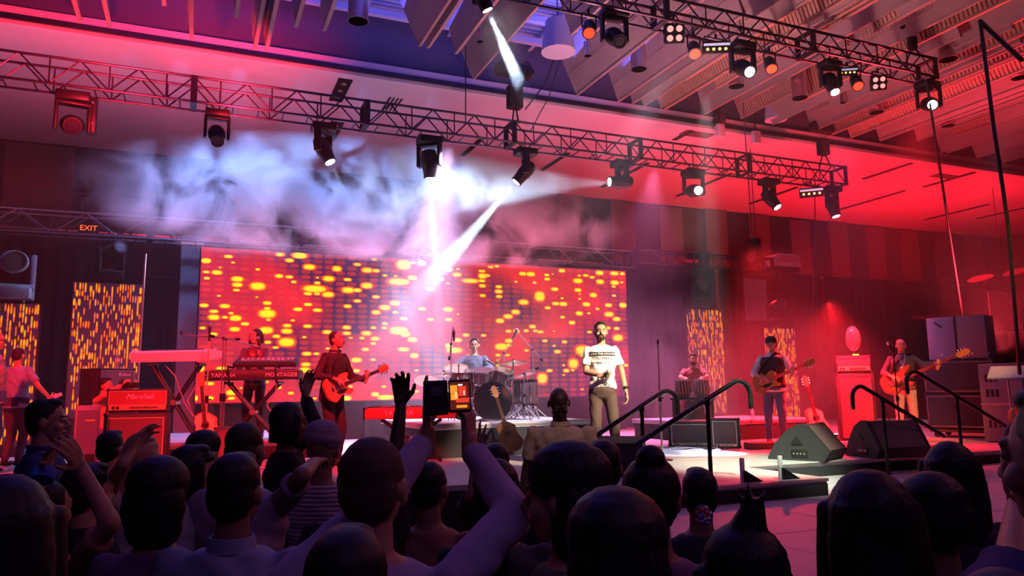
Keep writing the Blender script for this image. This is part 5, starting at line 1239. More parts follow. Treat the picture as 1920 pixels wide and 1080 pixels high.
# overhead microphone stands
a = msd('tall boom stand left of the drummer with a hanging pencil microphone', 846, 645, 12.0, ZD, (850, 612), 12.0, round_base=False, clip=False); mic('pencil_microphone', 'white pencil microphone hanging left of the drummer', dep(851, 622, 12), (0.02, 0, -1))
a = msd('tall boom stand right of the kit, its boom reaching left over the cymbals', 1000, 655, 12.4, ZD, (966, 618), 12.3, round_base=False, clip=False); mic('pencil_microphone', 'white pencil microphone tilted over the right cymbals', dep(968, 620, 12.25), (-.45, 0, -.9))
a = msd('thin boom stand between the drummer and the ride cymbal', 946, 662, 12.7, ZD, (962, 640), 12.7, round_base=False, clip=False)
a = msd('short chrome boom stand at the right front of the kit', 983, 700, 11.7, ZD, (950, 712), 11.8, round_base=False)
mic('microphone', 'vocal microphone beside the drummer', dep(914, 676, 12.3), (.6, -.2, -.4))
# acoustic guitars
guitar('acoustic_guitar', 'dark acoustic guitar leaning against the front of the drum riser', dep(954, 818, 10.75), (-.28, .12, 1), -FWD + Vector((0, 0, .15)), ACO, 'woodd', 'woodd', .42, .09, True, sc=.9)
guitar('acoustic_guitar', 'natural acoustic guitar on a stand at the left between cables', dep(388, 805, 9.9), (-.12, .1, 1), -FWD + Vector((0, 0, .15)), ACO, 'wood', 'woodl', .42, .09, True, sc=.9)
guitar('acoustic_guitar', 'red lit acoustic guitar standing between the right guitarist and the bass amplifier', dep(1530, 790, 13.6), (-.18, .1, 1), -FWD + Vector((0, 0, .15)), ACO, 'wood', 'woodl', .42, .09, True)
# tabla player
pt = stand(1303, 14.7, ZTB)
tp_ = person('tabla player sitting behind his drums in red haze', pt, face_cam(pt) + R(-4), 1.74, 1.05, pelvis=(0, 0, .48), legs={'R': ((.25, .35, .08), (.6, 1.6, .6), (.4, 1, 0)), 'L': ((-.25, .35, .08), (-.6, 1.6, .6), (-.4, 1, 0))},
    arms={'R': ((.12, .46, .80), (.7, 0, .7)), 'L': ((-.16, .46, .80), (-.7, 0, .7))}, hands={'R': dict(d=(0, 1, -.2), n=(0, -.2, -1), curl=15, thumbside=-1), 'L': dict(d=(0, 1, -.2), n=(0, -.2, -1), curl=15, thumbside=1)}, shirt='red_tee', sleeve='short', trousers='cream', face=True, hair='short', beard=True, head=(4, 10, -6), fine=True)
MBx = thing('low_bench', 'low bench under the tabla player', 'bench', pt); MB().bbox((0, 0, .18), (.5, .4, .35), .02).build('bench_block', M['tolex'], MBx)
tf = Euler((0, 0, tp_.rotation_euler.z)).to_matrix()
for k, (x, lb) in enumerate([(-.17, 'right hand tabla drum with pale lacing'), (.17, 'wider left hand tabla drum with pale lacing')]):
    c = pt + tf @ Vector((x, .60, .42)); t = thing('tabla_drum', lb, 'drum', c)
    MB().lathe([(.0, 0), (.10, .01), (.15 + .01 * k, .12), (.14, .24), (.11 + .02 * k, .33), (0, .335)], 24).build('drum_body', M['woodd'], t)
    MB().lathe([(.115 + .02 * k, .31), (.12 + .02 * k, .345), (.0, .35)], 24).build('skin_head', M['cream'], t)
    lc = MB()
    for q in range(16): a = q * math.pi / 8; lc.path([((.118 + .02 * k) * math.cos(a), (.118 + .02 * k) * math.sin(a), .33), (.160 * math.cos(a + .1), .160 * math.sin(a + .1), .14), (.11 * math.cos(a + .2), .11 * math.sin(a + .2), .01)], .007, 6)
    lc.build('lacing', M['cream'], t, kind='stuff')
    MB().lathe([(.04, .352), (.0, .354)], 16).build('black_spot', M['dark'], t)
tb = thing('drum_table', 'small black table under the tabla drums', 'table', pt + tf @ Vector((0, .60, 0)), tp_.rotation_euler.z); MB().bbox((0, 0, .40), (.8, .42, .04), .01).build('table_top', M['black'], tb)
for x in (-.35, .35):
    for y in (-.16, .16): MB().cone((x, y, 0), (x, y, .39), .015).build('leg', M['black'], tb)

# ------------------------------------------------------------------ amplifiers and cabinets
def amp(name, label, c, rz, w_, h, d, grille='grille', face=None, head=None, text=None, ts=.06, cat='amplifier', knobs=0, body='tolex', gr=(.06, .06, .05, .05), trim='gold', tx=0, tz=None, feet=True, handles=True):
    """origin: bottom centre; front is local -y"""
    t = thing(name, label, cat, c, rz)
    MB().bbox((0, 0, h / 2 + .01), (w_, d, h), .018).build('cabinet', M[body], t)
    l_, r_, b_, t_ = gr; gw, gh = w_ - l_ - r_, h - b_ - t_; gx, gz = (l_ - r_) / 2, (b_ - t_) / 2 + h / 2 + .01
    g = MB().box((gx, -d / 2 - .004, gz), (gw, .012, gh)).build('speaker_grille', M[grille], t, False)
    fr = MB()
    for x in (-1, 1): fr.box((gx + x * gw / 2, -d / 2 - .008, gz), (.012, .014, gh + .012))
    for z in (-1, 1): fr.box((gx, -d / 2 - .008, gz + z * gh / 2), (gw + .012, .014, .012))
    fr.build('trim_piping', M[trim], g, False)
    if knobs:
        MB().box((gx, -d / 2 - .004, b_ / 2 + .02), (gw, .012, b_ * .7)).build('control_panel', M['gold'], t, False)
        for k in range(knobs): MB().lathe([(.012, 0), (.010, .018), (0, .019)], 10, (gx - gw * .12 + k * gw * .5 / knobs, -d / 2 - .01, b_ / 2 + .02), (R(90), 0, 0)).build('knob', M['blackp'], t)
        for k in range(2): MB().box((gx - gw * .42 + k * .05, -d / 2 - .014, b_ / 2 + .02), (.028, .014, .03)).build('rocker_switch', M['dark'], t, False)
    if text: text_obj(text, ts, M['white'], t, (gx + tx, -d / 2 - .013, tz if tz is not None else gz + gh * .1), (R(90), 0, 0), .002, 'lettering', 0, 1, .35)
    if feet:
        for x in (-1, 1):
            for y in (-1, 1): MB().cone((x * (w_ / 2 - .05), y * (d / 2 - .05), 0), (x * (w_ / 2 - .05), y * (d / 2 - .05), .012), .02).build('foot', M['rubber'], t)
    if handles:
        for x in (-1, 1): MB().bbox((x * (w_ / 2 + .003), 0, h * .62), (.012, .12, .05), .008).build('side_handle', M['blackp'], t)
    for x in (-1, 1):
        for z in (0, 1): MB().bbox((x * (w_ / 2 - .012), -d / 2 + .012, .022 + z * (h - .024)), (.036, .036, .036), .008).build('corner_cap', M['blackp'], t)
    return t
rA = face_cam(dep(262, 740, 9.9)) + R(180) - R(8) + R(0)
pA = stand(262, 9.75, DECK)
c1 = amp('speaker_cabinet', 'large guitar speaker cabinet under the amplifier head at the left', pA, rA, .74, .72, .36, gr=(.05, .05, .07, .06))
M['head_red'] = mat('head_face', (.25, .06, .05), .6)
c2 = amp('amplifier_head', 'guitar amplifier head with script lettering on top of the left cabinet', pA + Vector((0, 0, .735)), rA, .72, .29, .26, 'head_red', text='Marshall', ts=.095, knobs=10, gr=(.03, .03, .09, .03), tx=.02)
CH[c2.name][-1]
pR = stand(200, 11.3, DECK + .001) ; zR = dep(200, 690, 11.3).z - .60
cr_ = amp('keyboard_amplifier', 'grey blue keyboard amplifier with a water bottle on top at the far left', Vector((pR.x, pR.y, ZK if False else zR)), face_cam(pR) + R(180) + R(34), .58, .58, .46, 'grilleb', text='Roland', ts=.07, trim='steel', gr=(.03, .03, .03, .04), tz=.5, tx=.1)
bx = thing('flight_case', 'black equipment case under the keyboard amplifier', 'case', (pR.x, pR.y, DECK), face_cam(pR) + R(180) + R(34)); MB().bbox((0, 0, (zR - DECK) / 2), (.6, .5, zR - DECK - .004), .015).build('case_body', M['tolex'], bx)
for z in (.03, zR - DECK - .03): MB().box((0, 0, z), (.612, .512, .03)).build('edge_band', M['steel'], bx, False)
def bottle(lab, p, m=None):
    t = thing('water_bottle', lab, 'bottle', p); MB().lathe([(0, 0), (.033, .002), (.033, .06), (.029, .075), (.033, .09), (.033, .15), (.012, .195), (.012, .205)], 16).build('bottle_body', glass_m, t)
    MB().lathe([(.015, .20), (.015, .22), (0, .221)], 12).build('cap', M['white'], t); MB().lathe([(.0338, .095), (.0338, .14)], 16).build('paper_label', M['white'], t)
bottle('clear water bottle on the keyboard amplifier at the left', Vector((pR.x + .12, pR.y - .05, zR + .592)))
bottle('clear water bottle on the platform behind the right guitarist', Vector((dep(1411, 780, 14).x, dep(1411, 780, 14).y, ZTB)))
pS = stand(167, 9.3, DECK); zs = dep(167, 816, 9.3).z
ss = thing('pa_speaker', 'grey plastic loudspeaker standing left of the photographer', 'speaker', (pS.x, pS.y, DECK), face_cam(pS) + R(180))
MB().bbox((0, 0, .42), (.27, .26, .84), .03).build('speaker_body', mat('grey_plastic', (.22, .22, .27), .5), ss); MB().box((.0, -.135, .45), (.22, .01, .66)).build('front_grille', M['grilleb'], ss, False); MB().box((.03, -.142, .66), (.10, .006, .018)).build('yellow_label', mat('yellow', (.6, .6, .05), .5), ss, False)
MB().bbox((.04, -.14, .2), (.12, .012, .12), .005).build('port_recess', M['dark'], ss)
# small amplifiers and boxes below the keyboards and beside the tabla riser
for px, D, w_, h, d, lb, zz in [(430, 10.0, .34, .52, .32, 'dark combo amplifier on the deck below the keyboards', DECK), (470, 10.2, .22, .5, .3, 'narrow grey rack box beside the dark combo amplifier', DECK), (1355, 12.2, .48, .46, .26, 'red lit combo amplifier in front of the tabla platform', DECK), (1290, 12.6, .7, .4, .3, 'dark red monitor box left of the combo amplifier', DECK), (1340, 9.9, .2, .1, .1, '', 0)][:4]:
    p = stand(px, D, zz); amp('combo_amplifier' if 'combo' in lb else 'equipment_box', lb, p, face_cam(p) + R(180), w_, h, d, 'grille', trim='steel', knobs=5 if 'combo' in lb else 0, cat='amplifier' if 'combo' in lb else 'box')
pB = stand(1603, 13.5, DECK); rB = face_cam(pB) + R(186)
amp('bass_cabinet', 'tall bass speaker cabinet glowing red behind the stage right monitors', pB, rB, .62, 1.16, .40, 'grille', trim='steel', cat='speaker')
bh = amp('bass_amplifier', 'bass amplifier head with a row of knobs on the tall cabinet', pB + Vector((0, 0, 1.18)), rB, .58, .30, .34, 'grille', trim='steel', knobs=9, gr=(.03, .03, .13, .05))
MB().bbox((.05, -.12, .325), (.10, .05, .022), .004).build('green_tuner', mat('tuner_green', (.1, .5, .05), .4, 0, 0, 5, 0, (.2, 1, .05), 1.5), bh)
pg = dep(1612, 634, 13.4); bl = thing('foil_balloon', 'shiny transparent oval balloon on a stick above the bass amplifier', 'balloon', (pg.x, pg.y + .15, pB.z + 1.5), 0)
MB().ell((0, 0, pg.z - bl.location.z), (.15, .11, .23), None, 24, 14).build('balloon_skin', mat('foil', (.75, .35, .35), .06, 0, 0, 5, 0, None, 0, .8, 1, .75), bl); MB().cone((0, 0, 0), (0, 0, pg.z - .24 - bl.location.z), .008).build('stick', M['steel'], bl); MB().lathe([(.05, 0), (.05, .02), (.008, .03)], 12).build('weight', M['black'], bl)
gs = thing('guitar_rack', 'dark guitar stand beside the bass amplifier', 'stand', stand(1662, 13.6, DECK)); 
for s in (-1, 1): MB().path([(s * .15, 0, 0), (0, .05, .55), (0, .08, .75)], .012).build('leg', M['black'], gs)
MB().cone((-.15, -.08, .22), (.15, -.08, .22), .012).build('support_bar', M['black'], gs)
# speaker stack at the far right
pX = stand(1812, 13.9, DECK); rX = face_cam(pX) + R(180) + R(-16)
dl = thing('wheeled_dolly', 'low wheeled dolly under the speaker stack at the far right', 'dolly', pX, rX); MB().bbox((0, 0, .12), (1.1, .8, .05), .01).build('dolly_board', M['woodd'], dl)
for x in (-.45, .45):
    for y in (-.3, .3): MB().cone((x, y - .02, .05), (x, y + .02, .05), .048, n=14).build('wheel', M['rubber'], dl)
z_ = DECK + .15
for k, (w_, h, d, lb) in enumerate([(1.16, .62, .74, 'lower black subwoofer case of the speaker stack'), (1.16, .60, .74, 'middle black subwoofer case of the speaker stack')]):
    amp('subwoofer', lb, (pX.x, pX.y, z_), rX, w_, h, d, 'tolex', trim='steel', cat='speaker', feet=False, gr=(.03, .03, .04, .04)); z_ += h + .014
z_ += .004
tt = thing('speaker_cabinet', 'blue lit speaker cabinet standing on top of the speaker stack', 'speaker', Vector((pX.x, pX.y, z_)) , rX)
M['cabblue'] = mat('cabinet_grey', (.16, .18, .22), .35)
for s in (-1, 1):
    MB().bbox((s * .245, 0, .40), (.48, .56, .79), .02).build('cabinet_half', M['cabblue'], tt)
MB().box((0, -.285, .4), (.025, .02, .78)).build('centre_strip', M['black'], tt, False); MB().bbox((-.28, -.29, .66), (.16, .02, .03), .008, (0, R(40), 0)).build('handle', M['blackp'], tt)
for x in (-.25, .25): MB().lathe([(.03, 0), (.03, .02), (.0, .025)], 14, (x, -.28, .10), (R(90), 0, 0)).build('latch', M['steel'], tt)
cf = Euler((0, 0, rX)).to_matrix() @ Vector((.42, -.26, 0)); cu_ = thing('paper_cup', 'white paper cup on the speaker stack at the far right', 'cup', Vector((pX.x, pX.y, z_ - .003)) + cf + Vector((.06, -.02, .0)))
MB().lathe([(.030, 0), (.042, .115), (.044, .118), (.039, .118), (.028, .004), (0, .004)], 18).build('cup_wall', M['white'], cu_); MB().lathe([(.034, .03), (.0385, .075)], 18).build('sleeve', M['woodd'], cu_)
pV = stand(1888, 12.6, DECK); fc = thing('flight_case', 'grey case with vent slots right of the speaker stack', 'case', pV, rX)
MB().bbox((0, 0, .65), (.62, .6, 1.28), .02).build('case_body', M['cabblue'], fc)
for z in (.3, .8, 1.05):
    for k in range(3): MB().box((-.2 + .07 * k, -.303, z), (.04, .01, .12)).build('vent_slot', M['dark'], fc, False)
MB().box((0, 0, .62), (.632, .612, .03)).build('edge_band', M['steel'], fc, False)
pM = dep(1888, 698, 10.9); ms = thing('music_stand', 'pale music stand at the far right edge', 'stand', (pM.x, pM.y, DECK), rX)
MB().bbox((0, 0, pM.z - DECK), (.46, .02, .30), .006, (R(-55), 0, 0)).build('desk', mat('desk_grey', (.45, .45, .5), .35), ms); MB().box((0, -.13, pM.z - DECK - .1), (.46, .05, .012)).build('lip', M['steel'], ms, False)
MB().cone((0, .03, .02), (0, 0, pM.z - DECK), .012).build('post', M['steel'], ms)
for k in range(3): a = k * 2.1; MB().cone((0, .03, .2), (.25 * math.cos(a), .25 * math.sin(a) + .03, .01), .01).build('leg', M['black'], ms)
cd = thing('cable_coil', 'orange coiled cable hanging at the right edge', 'cable', dep(1902, 782, 10.7)); 
MB().add(*(lambda t_: (t_.v, t_.f))(MB().path([(.09 * math.cos(k * .5), .02 * math.sin(k * 1.3), .12 * math.sin(k * .5)) for k in range(38)], .012))).build('coil', mat('orange_cable', (.7, .25, .05), .5), cd)
# wedge monitors
def wedge(label, c, rz, w_=.72, h=.42, d=.62, m='tolex', gm='grille'):
    """audience side (back of the wedge) faces local -y, speaker face tilts up to +y"""
    t = thing('stage_monitor', label, 'speaker', c, rz)
    poly = [(-d / 2, 0), (d / 2 - .08, 0), (d / 2, .12), (.12, h), (.03, h), (-.12, h * .84), (-d / 2 + .10, h * .46), (-d / 2, .03)]
    MB().prism(poly, w_ - .05, (R(90), 0, R(90))).build('cabinet', M[m], t)
    for s in (-1, 1):
        e = MB().prism([(x * 1.02, y * 1.02 if y else 0) for x, y in poly], .025, (R(90), 0, R(90)), (s * (w_ / 2 - .0125), 0, 0)).build('end_panel', M[m], t)
        MB().prism([(-.09, .2), (.07, .2), (-.01, .31)], .012, (R(90), 0, R(90)), (s * (w_ / 2 + .004), 0, 0)).build('handle_recess', M['dark'], t, False)
        MB().bbox((s * (w_ / 2 + .003), .02, .09), (.01, .22, .10), .004).build('connector_plate', M['dark'], t)
        for k in range(4): MB().lathe([(.012, 0), (.012, .01), (0, .011)], 10, (s * (w_ / 2 + .008), -.05 + k * .045, .09), (0, s * R(90), 0)).build('connector', M['steel'], t)
    # grille on the slanted face
    n = Vector((0, h - .10, d / 2 - .05)).normalized(); a = math.atan2(d / 2 - .05, h - .10)
    MB().box((0, (.12 + d / 2) / 2 + .008, (h + .12) / 2 + .004), (w_ - .12, .012, math.hypot(h - .12, d / 2 - .12) - .04), (-math.atan2(-(d / 2 - .12), h - .12), 0, 0)).build('front_grille', M[gm], t, False)
    return t
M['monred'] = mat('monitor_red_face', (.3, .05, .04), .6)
pw1 = stand(1507, 10.1, DECK); wedge('black floor monitor seen from its side, left of the pair at the stage edge', pw1, face_cam(pw1) + R(68), .62, .46, .80)
pw2 = stand(1655, 10.3, DECK); wedge('black floor monitor on a light strip, right of the pair at the stage edge', pw2, face_cam(pw2) + R(38), .78, .48, .70)
pw3 = stand(1162, 8.5, DECK); wedge('green tinted floor monitor in front of the singer behind the handrail', pw3, face_cam(pw3) + R(172), .50, .42, .5, 'mon_green' if False else 'tolex')
pw4 = stand(1092, 8.8, DECK); wedge('dark floor monitor left of the singer\'s feet', pw4, face_cam(pw4) + R(185), .60, .40, .55)
# bright light strips lying on the deck
for px, py, w_, lb in [(1566, 818, .34, 'short white light strip on the deck right of the left monitor')]:
    p = onz(px, py, DECK); t = thing('light_strip', lb, 'light', p, -YAW); MB().bbox((0, 0, .02), (w_, .08, .04), .005).build('strip_case', M['black'], t); MB().box((0, 0, .043), (w_ - .02, .06, .008)).build('strip_lens', mat('strip_white', (1, 1, 1), .3, 0, 0, 5, 0, (.8, .95, 1), 6), t, False)
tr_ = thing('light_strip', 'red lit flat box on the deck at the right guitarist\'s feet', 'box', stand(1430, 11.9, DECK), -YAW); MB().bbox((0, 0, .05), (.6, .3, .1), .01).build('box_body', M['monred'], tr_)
# cables on the deck
rnd = random.Random(5)
for i, (px, D, lb) in enumerate([(345, 10.0, 'red lit tangle of cable at the left foot of the keyboard stand'), (430, 9.6, 'tangle of cable in front of the combo amplifier'), (1270, 11.5, 'tangle of cable near the tabla platform'), (1560, 12, 'cable trailing from the bass cabinet'), (1720, 11.2, 'cable trailing at the bass player\'s feet')]):
    c = stand(px, D, DECK + .015); a = rnd.random() * 6; pts = []; r = .12
    for k in range(40): a += rnd.uniform(.2, .75); r += rnd.uniform(-.05, .075); pts.append((r * 1.3 * math.cos(a), r * .8 * math.sin(a), .012 * (k % 3)))
    o = MB().path(pts, .010, 6).build('floor_cable', M['cordr']); o.location = c; tag(o, lb, 'cable')
for (x1, y1_, x2, y2, x3, y3, D, lb) in [(310, 685, 335, 725, 362, 780, 10.8, 'pale cable looping down from the white keyboard'), (520, 715, 500, 760, 535, 800, 10.5, 'cable hanging from the long synthesizer'), (370, 700, 352, 750, 378, 800, 10.4, 'second pale cable hanging beside the acoustic guitar')]:
    pts = [dep(x1, y1_, D), dep((x1 + x2) / 2 + 6, (y1_ + y2) / 2, D), dep(x2, y2, D), dep((x2 + x3) / 2 - 4, (y2 + y3) / 2, D), dep(x3, y3, D)]
    o = MB().path([p - pts[0] for p in pts], .008, 6).build('hanging_cable', M['cordr']); o.location = pts[0]; tag(o, lb, 'cable')

# ------------------------------------------------------------------ stage stairs and handrails
def handrail(label, pts, posts, hook, z0s):
    o0 = Vector(posts[0]); t = thing('stair_handrail', label, 'handrail', (o0.x, o0.y, z0s[0]))
    B = Vector((o0.x, o0.y, z0s[0]))
    a, b = Vector(pts[0]), Vector(pts[1]); d = (b - a).normalized()
    arc = []
    up = Vector((0, 0, 1)); hd = Vector((d.x, d.y, 0)).normalized() ; r = .11
    for k in range(9):
        th = math.pi / 2 * (k / 8) * 2.0 + math.atan2(d.z, math.hypot(d.x, d.y))
        th = math.atan2(d.z, math.hypot(d.x, d.y)) + (-(math.pi / 2 + math.atan2(d.z, math.hypot(d.x, d.y)))) * k / 8
        arc.append(th)
    p = b.copy(); ps_ = [a, b]
    for th in arc: p = p + (hd * math.cos(th) + up * math.sin(th)) * .038; ps_.append(p.copy())
    ps_.append(p - up * .10)
    MB().path([q - B for q in ps_], .026, 12).build('rail_tube', M['railm'], t)
    for q, z in zip(posts, z0s):
        q = Vector(q); k = ((q - a).dot(hd)) / ((b - a).dot(hd)); top = a.lerp(b, k)
        MB().cone(Vector((top.x, top.y, z)) - B, top - B, .022, n=12).build('post', M['railm'], t)
        MB().cap(top - B - Vector((0, 0, .06)), top - B, .030, .030, 10, 2).build('joint', M['railm'], t); MB().lathe([(.05, 0), (.05, .012), (.022, .02)], 14, Vector((top.x, top.y, z)) - B).build('foot_flange', M['railm'], t)
M['railm'] = mat('rail_black_gloss', (.03, .03, .032), .18, .4)
r1 = (ony(1085, 838, 7.25), ony(1238, 738, 7.25)); handrail('black stair handrail with a hooked end, farther of the left pair', r1, [ony(1203, 760, 7.25)], 1, [DECK])
r2 = (ony(1195, 832, 6.3), ony(1372, 719, 6.3)); handrail('black stair handrail with a hooked end, nearer of the left pair', r2, [ony(1326, 750, 6.3)], 1, [DECK])
r3 = (ony(1770, 818, 7.15), ony(1622, 728, 7.15)); handrail('black stair handrail with a hooked end, left of the right pair', r3, [ony(1655, 760, 7.15)], 1, [APRON])
r4 = (ony(1895, 805, 7.0), ony(1722, 700, 7.0)); handrail('black stair handrail on the right, its lower end behind the raised hand', r4, [ony(1795, 760, 7.0)], 1, [APRON])
def stairs(label, x, y0, y1, dirx, n=4, top=DECK, bottom=0.0):
    t = thing('stage_stairs', label, 'stairs', (x, (y0 + y1) / 2, bottom)); h = (top - bottom) / (n + 1)
    for k in range(n):
        MB().bbox((dirx * (.14 + .28 * k), 0, top - bottom - h * (k + 1) - .02), (.30, y1 - y0, .04), .006).build('tread', M['deck'], t)
    for y in (-1, 1): MB().prism([(0, 0), (dirx * (.28 * n + .05), 0), (dirx * (.28 * n + .05), h * .6), (0, top - bottom - .04)], .03, (R(90), 0, 0), (0, y * ((y1 - y0) / 2 - .02), 0)).build('stringer', M['black'], t)
stairs('grey stage stairs between the left pair of handrails, hidden by the crowd', 3.88 if False else 3.17, 6.35, 7.2, -1)
# ------------------------------------------------------------------ the crowd in front of the stage (seen from behind)
def wl(loc, rz, H, w_):      # world point -> a person's own 1.78 m frame
    return (Euler((0, 0, -rz)).to_matrix() @ (Vector(w_) - Vector(loc))) * (1.78 / H)
def crowd(px, top, D, label, off=0, armp=None, Z=0.0, hairlift=.02, **k):
    z = dep(px, top, D).z; H = (z - Z) - hairlift; loc = stand(px, D, Z); rz = -YAW + R(off)
    arms = None; hands = k.pop('hands', {})
    if armp:
        arms = {}
        for s, (wp, wd, ep, ed, tip) in armp.items():
            w_ = dep(*wp, wd); e_ = dep(*ep, ed); arms[s] = (wl(loc, rz, H, w_), wl(loc, rz, H, e_))
            if tip is not None:
                h_ = hands.setdefault(s, {}); d_ = dep(*tip[0], tip[1]) - w_; h_['d'] = Euler((0, 0, -rz)).to_matrix() @ d_
    k.setdefault('skin', 'skinb'); k.setdefault('trousers', 'dark_trousers'); k.setdefault('hair', 'short')
    return person(label, loc, rz, H, arms=arms, hands=hands, **k)
crowd(28, 866, 1.5, 'person with long dark hair filling the lower left corner, rim lit red', 6, hair='long', shirt='dark_top', sleeve='long', female=True)
crowd(88, 740, 4.5, 'short haired person in a navy shirt standing in profile, facing right', -72, hair='short', shirt='navy', sleeve='long', collar=True, skin='skin', face=True)
crowd(98, 884, 2.75, 'person with both hands raised to clap and a blue wristband', -14, armp={'L': ((88, 868), 2.6, (60, 960), 2.5, ((105, 830), 2.55)), 'R': ((150, 872), 2.6, (215, 960), 2.6, ((128, 832), 2.5))}, hands={'L': dict(curl=16, n=(1, 0, 0)), 'R': dict(curl=14, n=(-1, 0, 0))}, hair='buzz', shirt='rust', sleeve='short', skin='skin')
q1, q2 = dep(88, 868, 2.6), dep(92, 858, 2.59)
wb_ = MB().lathe([(.036, -.02), (.038, 0), (.036, .02), (.032, .02), (.032, -.02)], 18, (0, 0, 0), frame(dep(60, 960, 2.5) - q1)).build('wristband', M['bluecuff']); wb_.location = q1 + (dep(60, 960, 2.5) - q1).normalized() * .045; tag(wb_, 'blue wristband on the clapping person\'s left wrist', 'wristband')
crowd(172, 856, 2.95, 'short haired person in a dark jacket at lower left, lit face edge turned right', -30, hair='short', shirt='dark_top', sleeve='long', skin='skin', collar=True)
crowd(213, 800, 4.9, 'small dark haired head below the amplifier cabinet at left', -10, hair='short', shirt='red_tee', skin='skin')
crowd(268, 794, 3.3, 'bald person in a pale shirt with one forearm raised over the crown', 0, armp={'L': ((238, 858), 2.95, (196, 945), 2.9, ((262, 822), 3.02))}, hands={'L': dict(curl=22)}, hair='bald', shirt='cream', sleeve='short', skin='skin')
crowd(306, 849, 2.45, 'person with a big head of dark wavy hair at lower left', 4, hair='big', shirt='plum_top', sleeve='long', female=True)
crowd(364, 824, 3.5, 'woman with a fringe and straight dark hair, face turned right', -62, hair='bangs', shirt='jeans', sleeve='long', female=True, skin='skin', face=True)
crowd(384, 803, 4.3, 'bushy haired person behind the woman with a fringe', -20, hair='bushy', shirt='black_shirt', skin='skin')
crowd(462, 780, 3.35, 'person with a closely shaved dark head in a dusty pink shirt', -12, hair='buzz', shirt='dusty', sleeve='short', build=1.12, hairm='hairb', armp={'R': ((590, 868), 3.35, (560, 905), 3.3, None)})
crowd(447, 834, 2.35, 'broad person in a blue grey collared shirt at lower left centre', -4, hair='short', shirt='blue_grey', sleeve='long', build=1.12, collar=True)
crowd(541, 746, 4.7, 'dark haired person in profile with an arm raised below the keyboards', -60, hair='bob', shirt='black_shirt', sleeve='long', female=True, armp={'L': ((572, 742), 4.9, (590, 820), 4.8, ((578, 712), 4.95))}, face=True)
crowd(607, 776, 3.75, 'person in a pale head wrap and a striped shirt', -6, hair='turban', hairm='dusty', shirt='striped', sleeve='short', hairlift=.05)
big = crowd(700, 797, 1.85, 'large near bald person in a lilac shirt filming with both arms up', -4, hair='buzz', hairm='buzzcut', skin='skin', shirt='lilac_shirt', sleeve='long', build=1.12,
    armp={'R': ((880, 836), 2.18, (918, 980), 2.0, ((877, 760), 2.19)), 'L': ((822, 800), 2.2, (812, 1000), 2.0, ((818, 720), 2.2))},
    hands={'R': dict(n=(-.9, .3, 0), curls=[24, 32, 38, 44], thumb=45, thumbside=-1, spread=3), 'L': dict(n=(.9, .2, 0), curls=[3, 50, 58, 62], thumb=40, thumbside=1)}, fine=True)
crowd(672, 828, 3.0, 'person behind the filming one with a dark arm thrown high', 0, hair='short', shirt='black_shirt', sleeve='short', skin='skind', armp={'R': ((752, 738), 3.1, (716, 822), 3.0, ((752, 690), 3.1))}, hands={'R': dict(curl=38, n=(0, -1, 0), spread=12)}, fine=True)
crowd(655, 962, 1.38, 'dark round head at the bottom edge left of centre', 4, hair='short', shirt='blue_grey', sleeve='short')
crowd(806, 852, 3.1, 'person with brown arms standing behind the raised phone', -20, hair='buzz', shirt='rust', sleeve='short', skin='skinb', build=1.05)
crowd(928, 822, 3.9, 'short haired person with one open hand raised below the drums', 0, hair='short', shirt='dark_top', sleeve='short', armp={'L': ((894, 852), 3.8, (890, 905), 3.7, ((904, 805), 3.85))}, hands={'L': dict(curl=14, n=(0, -1, 0), spread=16)}, skin='skinb')
crowd(928, 846, 2.55, 'person with dark hair tied back, standing at centre', 8, hair='pony', shirt='dark_top', sleeve='long', female=True)
ps_ = stand(1050, 5.75, .0)
crowd(1052, 722, 5.75, 'bald dark skinned person in a tan polo shirt facing us and looking down', 180 - 14, hair='bald', skin='skind', shirt='tan_polo', sleeve='short', collar=True, head=(34, 18, 0), build=1.16, face=True, Z=.12, hairlift=0, hem=.80, lean=(6, 0, 0), fine=True)
stp = thing('step_block', 'low black step block in front of the stage', 'step', (ps_.x, ps_.y, 0), -YAW); MB().bbox((0, 0, .06), (.8, .6, .118), .01).build('block_body', M['riser'], stp)
crowd(1062, 821, 1.95, 'woman with thick dark hair and glasses in profile, facing left', 68, hair='big', shirt='green_scarf', sleeve='long', female=True, skin='skin', face=True)
crowd(1128, 814, 3.2, 'dark haired head between the woman in profile and the bun', 0, hair='short', shirt='plum_top', sleeve='short')
crowd(1148, 906, 1.32, 'large rounded dark head at the bottom right of centre', -4, hair='bushy', shirt='plum_top', sleeve='short')
crowd(1214, 818, 2.15, 'person with dark hair in a high bun behind the rounded head', -8, hair='bun', shirt='plum_top', sleeve='long', female=True, hairlift=.05)
crowd(1303, 866, 3.1, 'small dark head left of the front handrail post', 0, hair='short', shirt='dark_top')
upd = crowd(1378, 884, 1.62, 'woman with a spiky updo and a jewelled hair clip', 14, hair='updo', shirt='dark_top', sleeve='long', female=True, hairlift=.115)
crowd(1612, 859, 1.62, 'person with long smooth dark hair in front of the stage edge', 6, hair='long', shirt='plum_top', sleeve='long', female=True)
crowd(1734, 880, 2.15, 'dark haired person overlapping the long smooth haired one', 0, hair='bushy', shirt='dusty', sleeve='short')
crowd(1768, 815, 2.75, 'tall person with long straight dark hair, farther back at right', -4, hair='long', shirt='dark_top', sleeve='long', female=True)
rm = crowd(2000, 700, 1.35, 'person in a navy shirt cut off by the right edge, one hand raised', 22, hair='short', shirt='navy', sleeve='short', skin='skin', build=1.3, armp={'L': ((1918, 925), 1.75, (1945, 1060), 1.6, ((1904, 830), 1.8))}, hands={'L': dict(curl=18, n=(0, -1, 0), spread=10)}, fine=True)
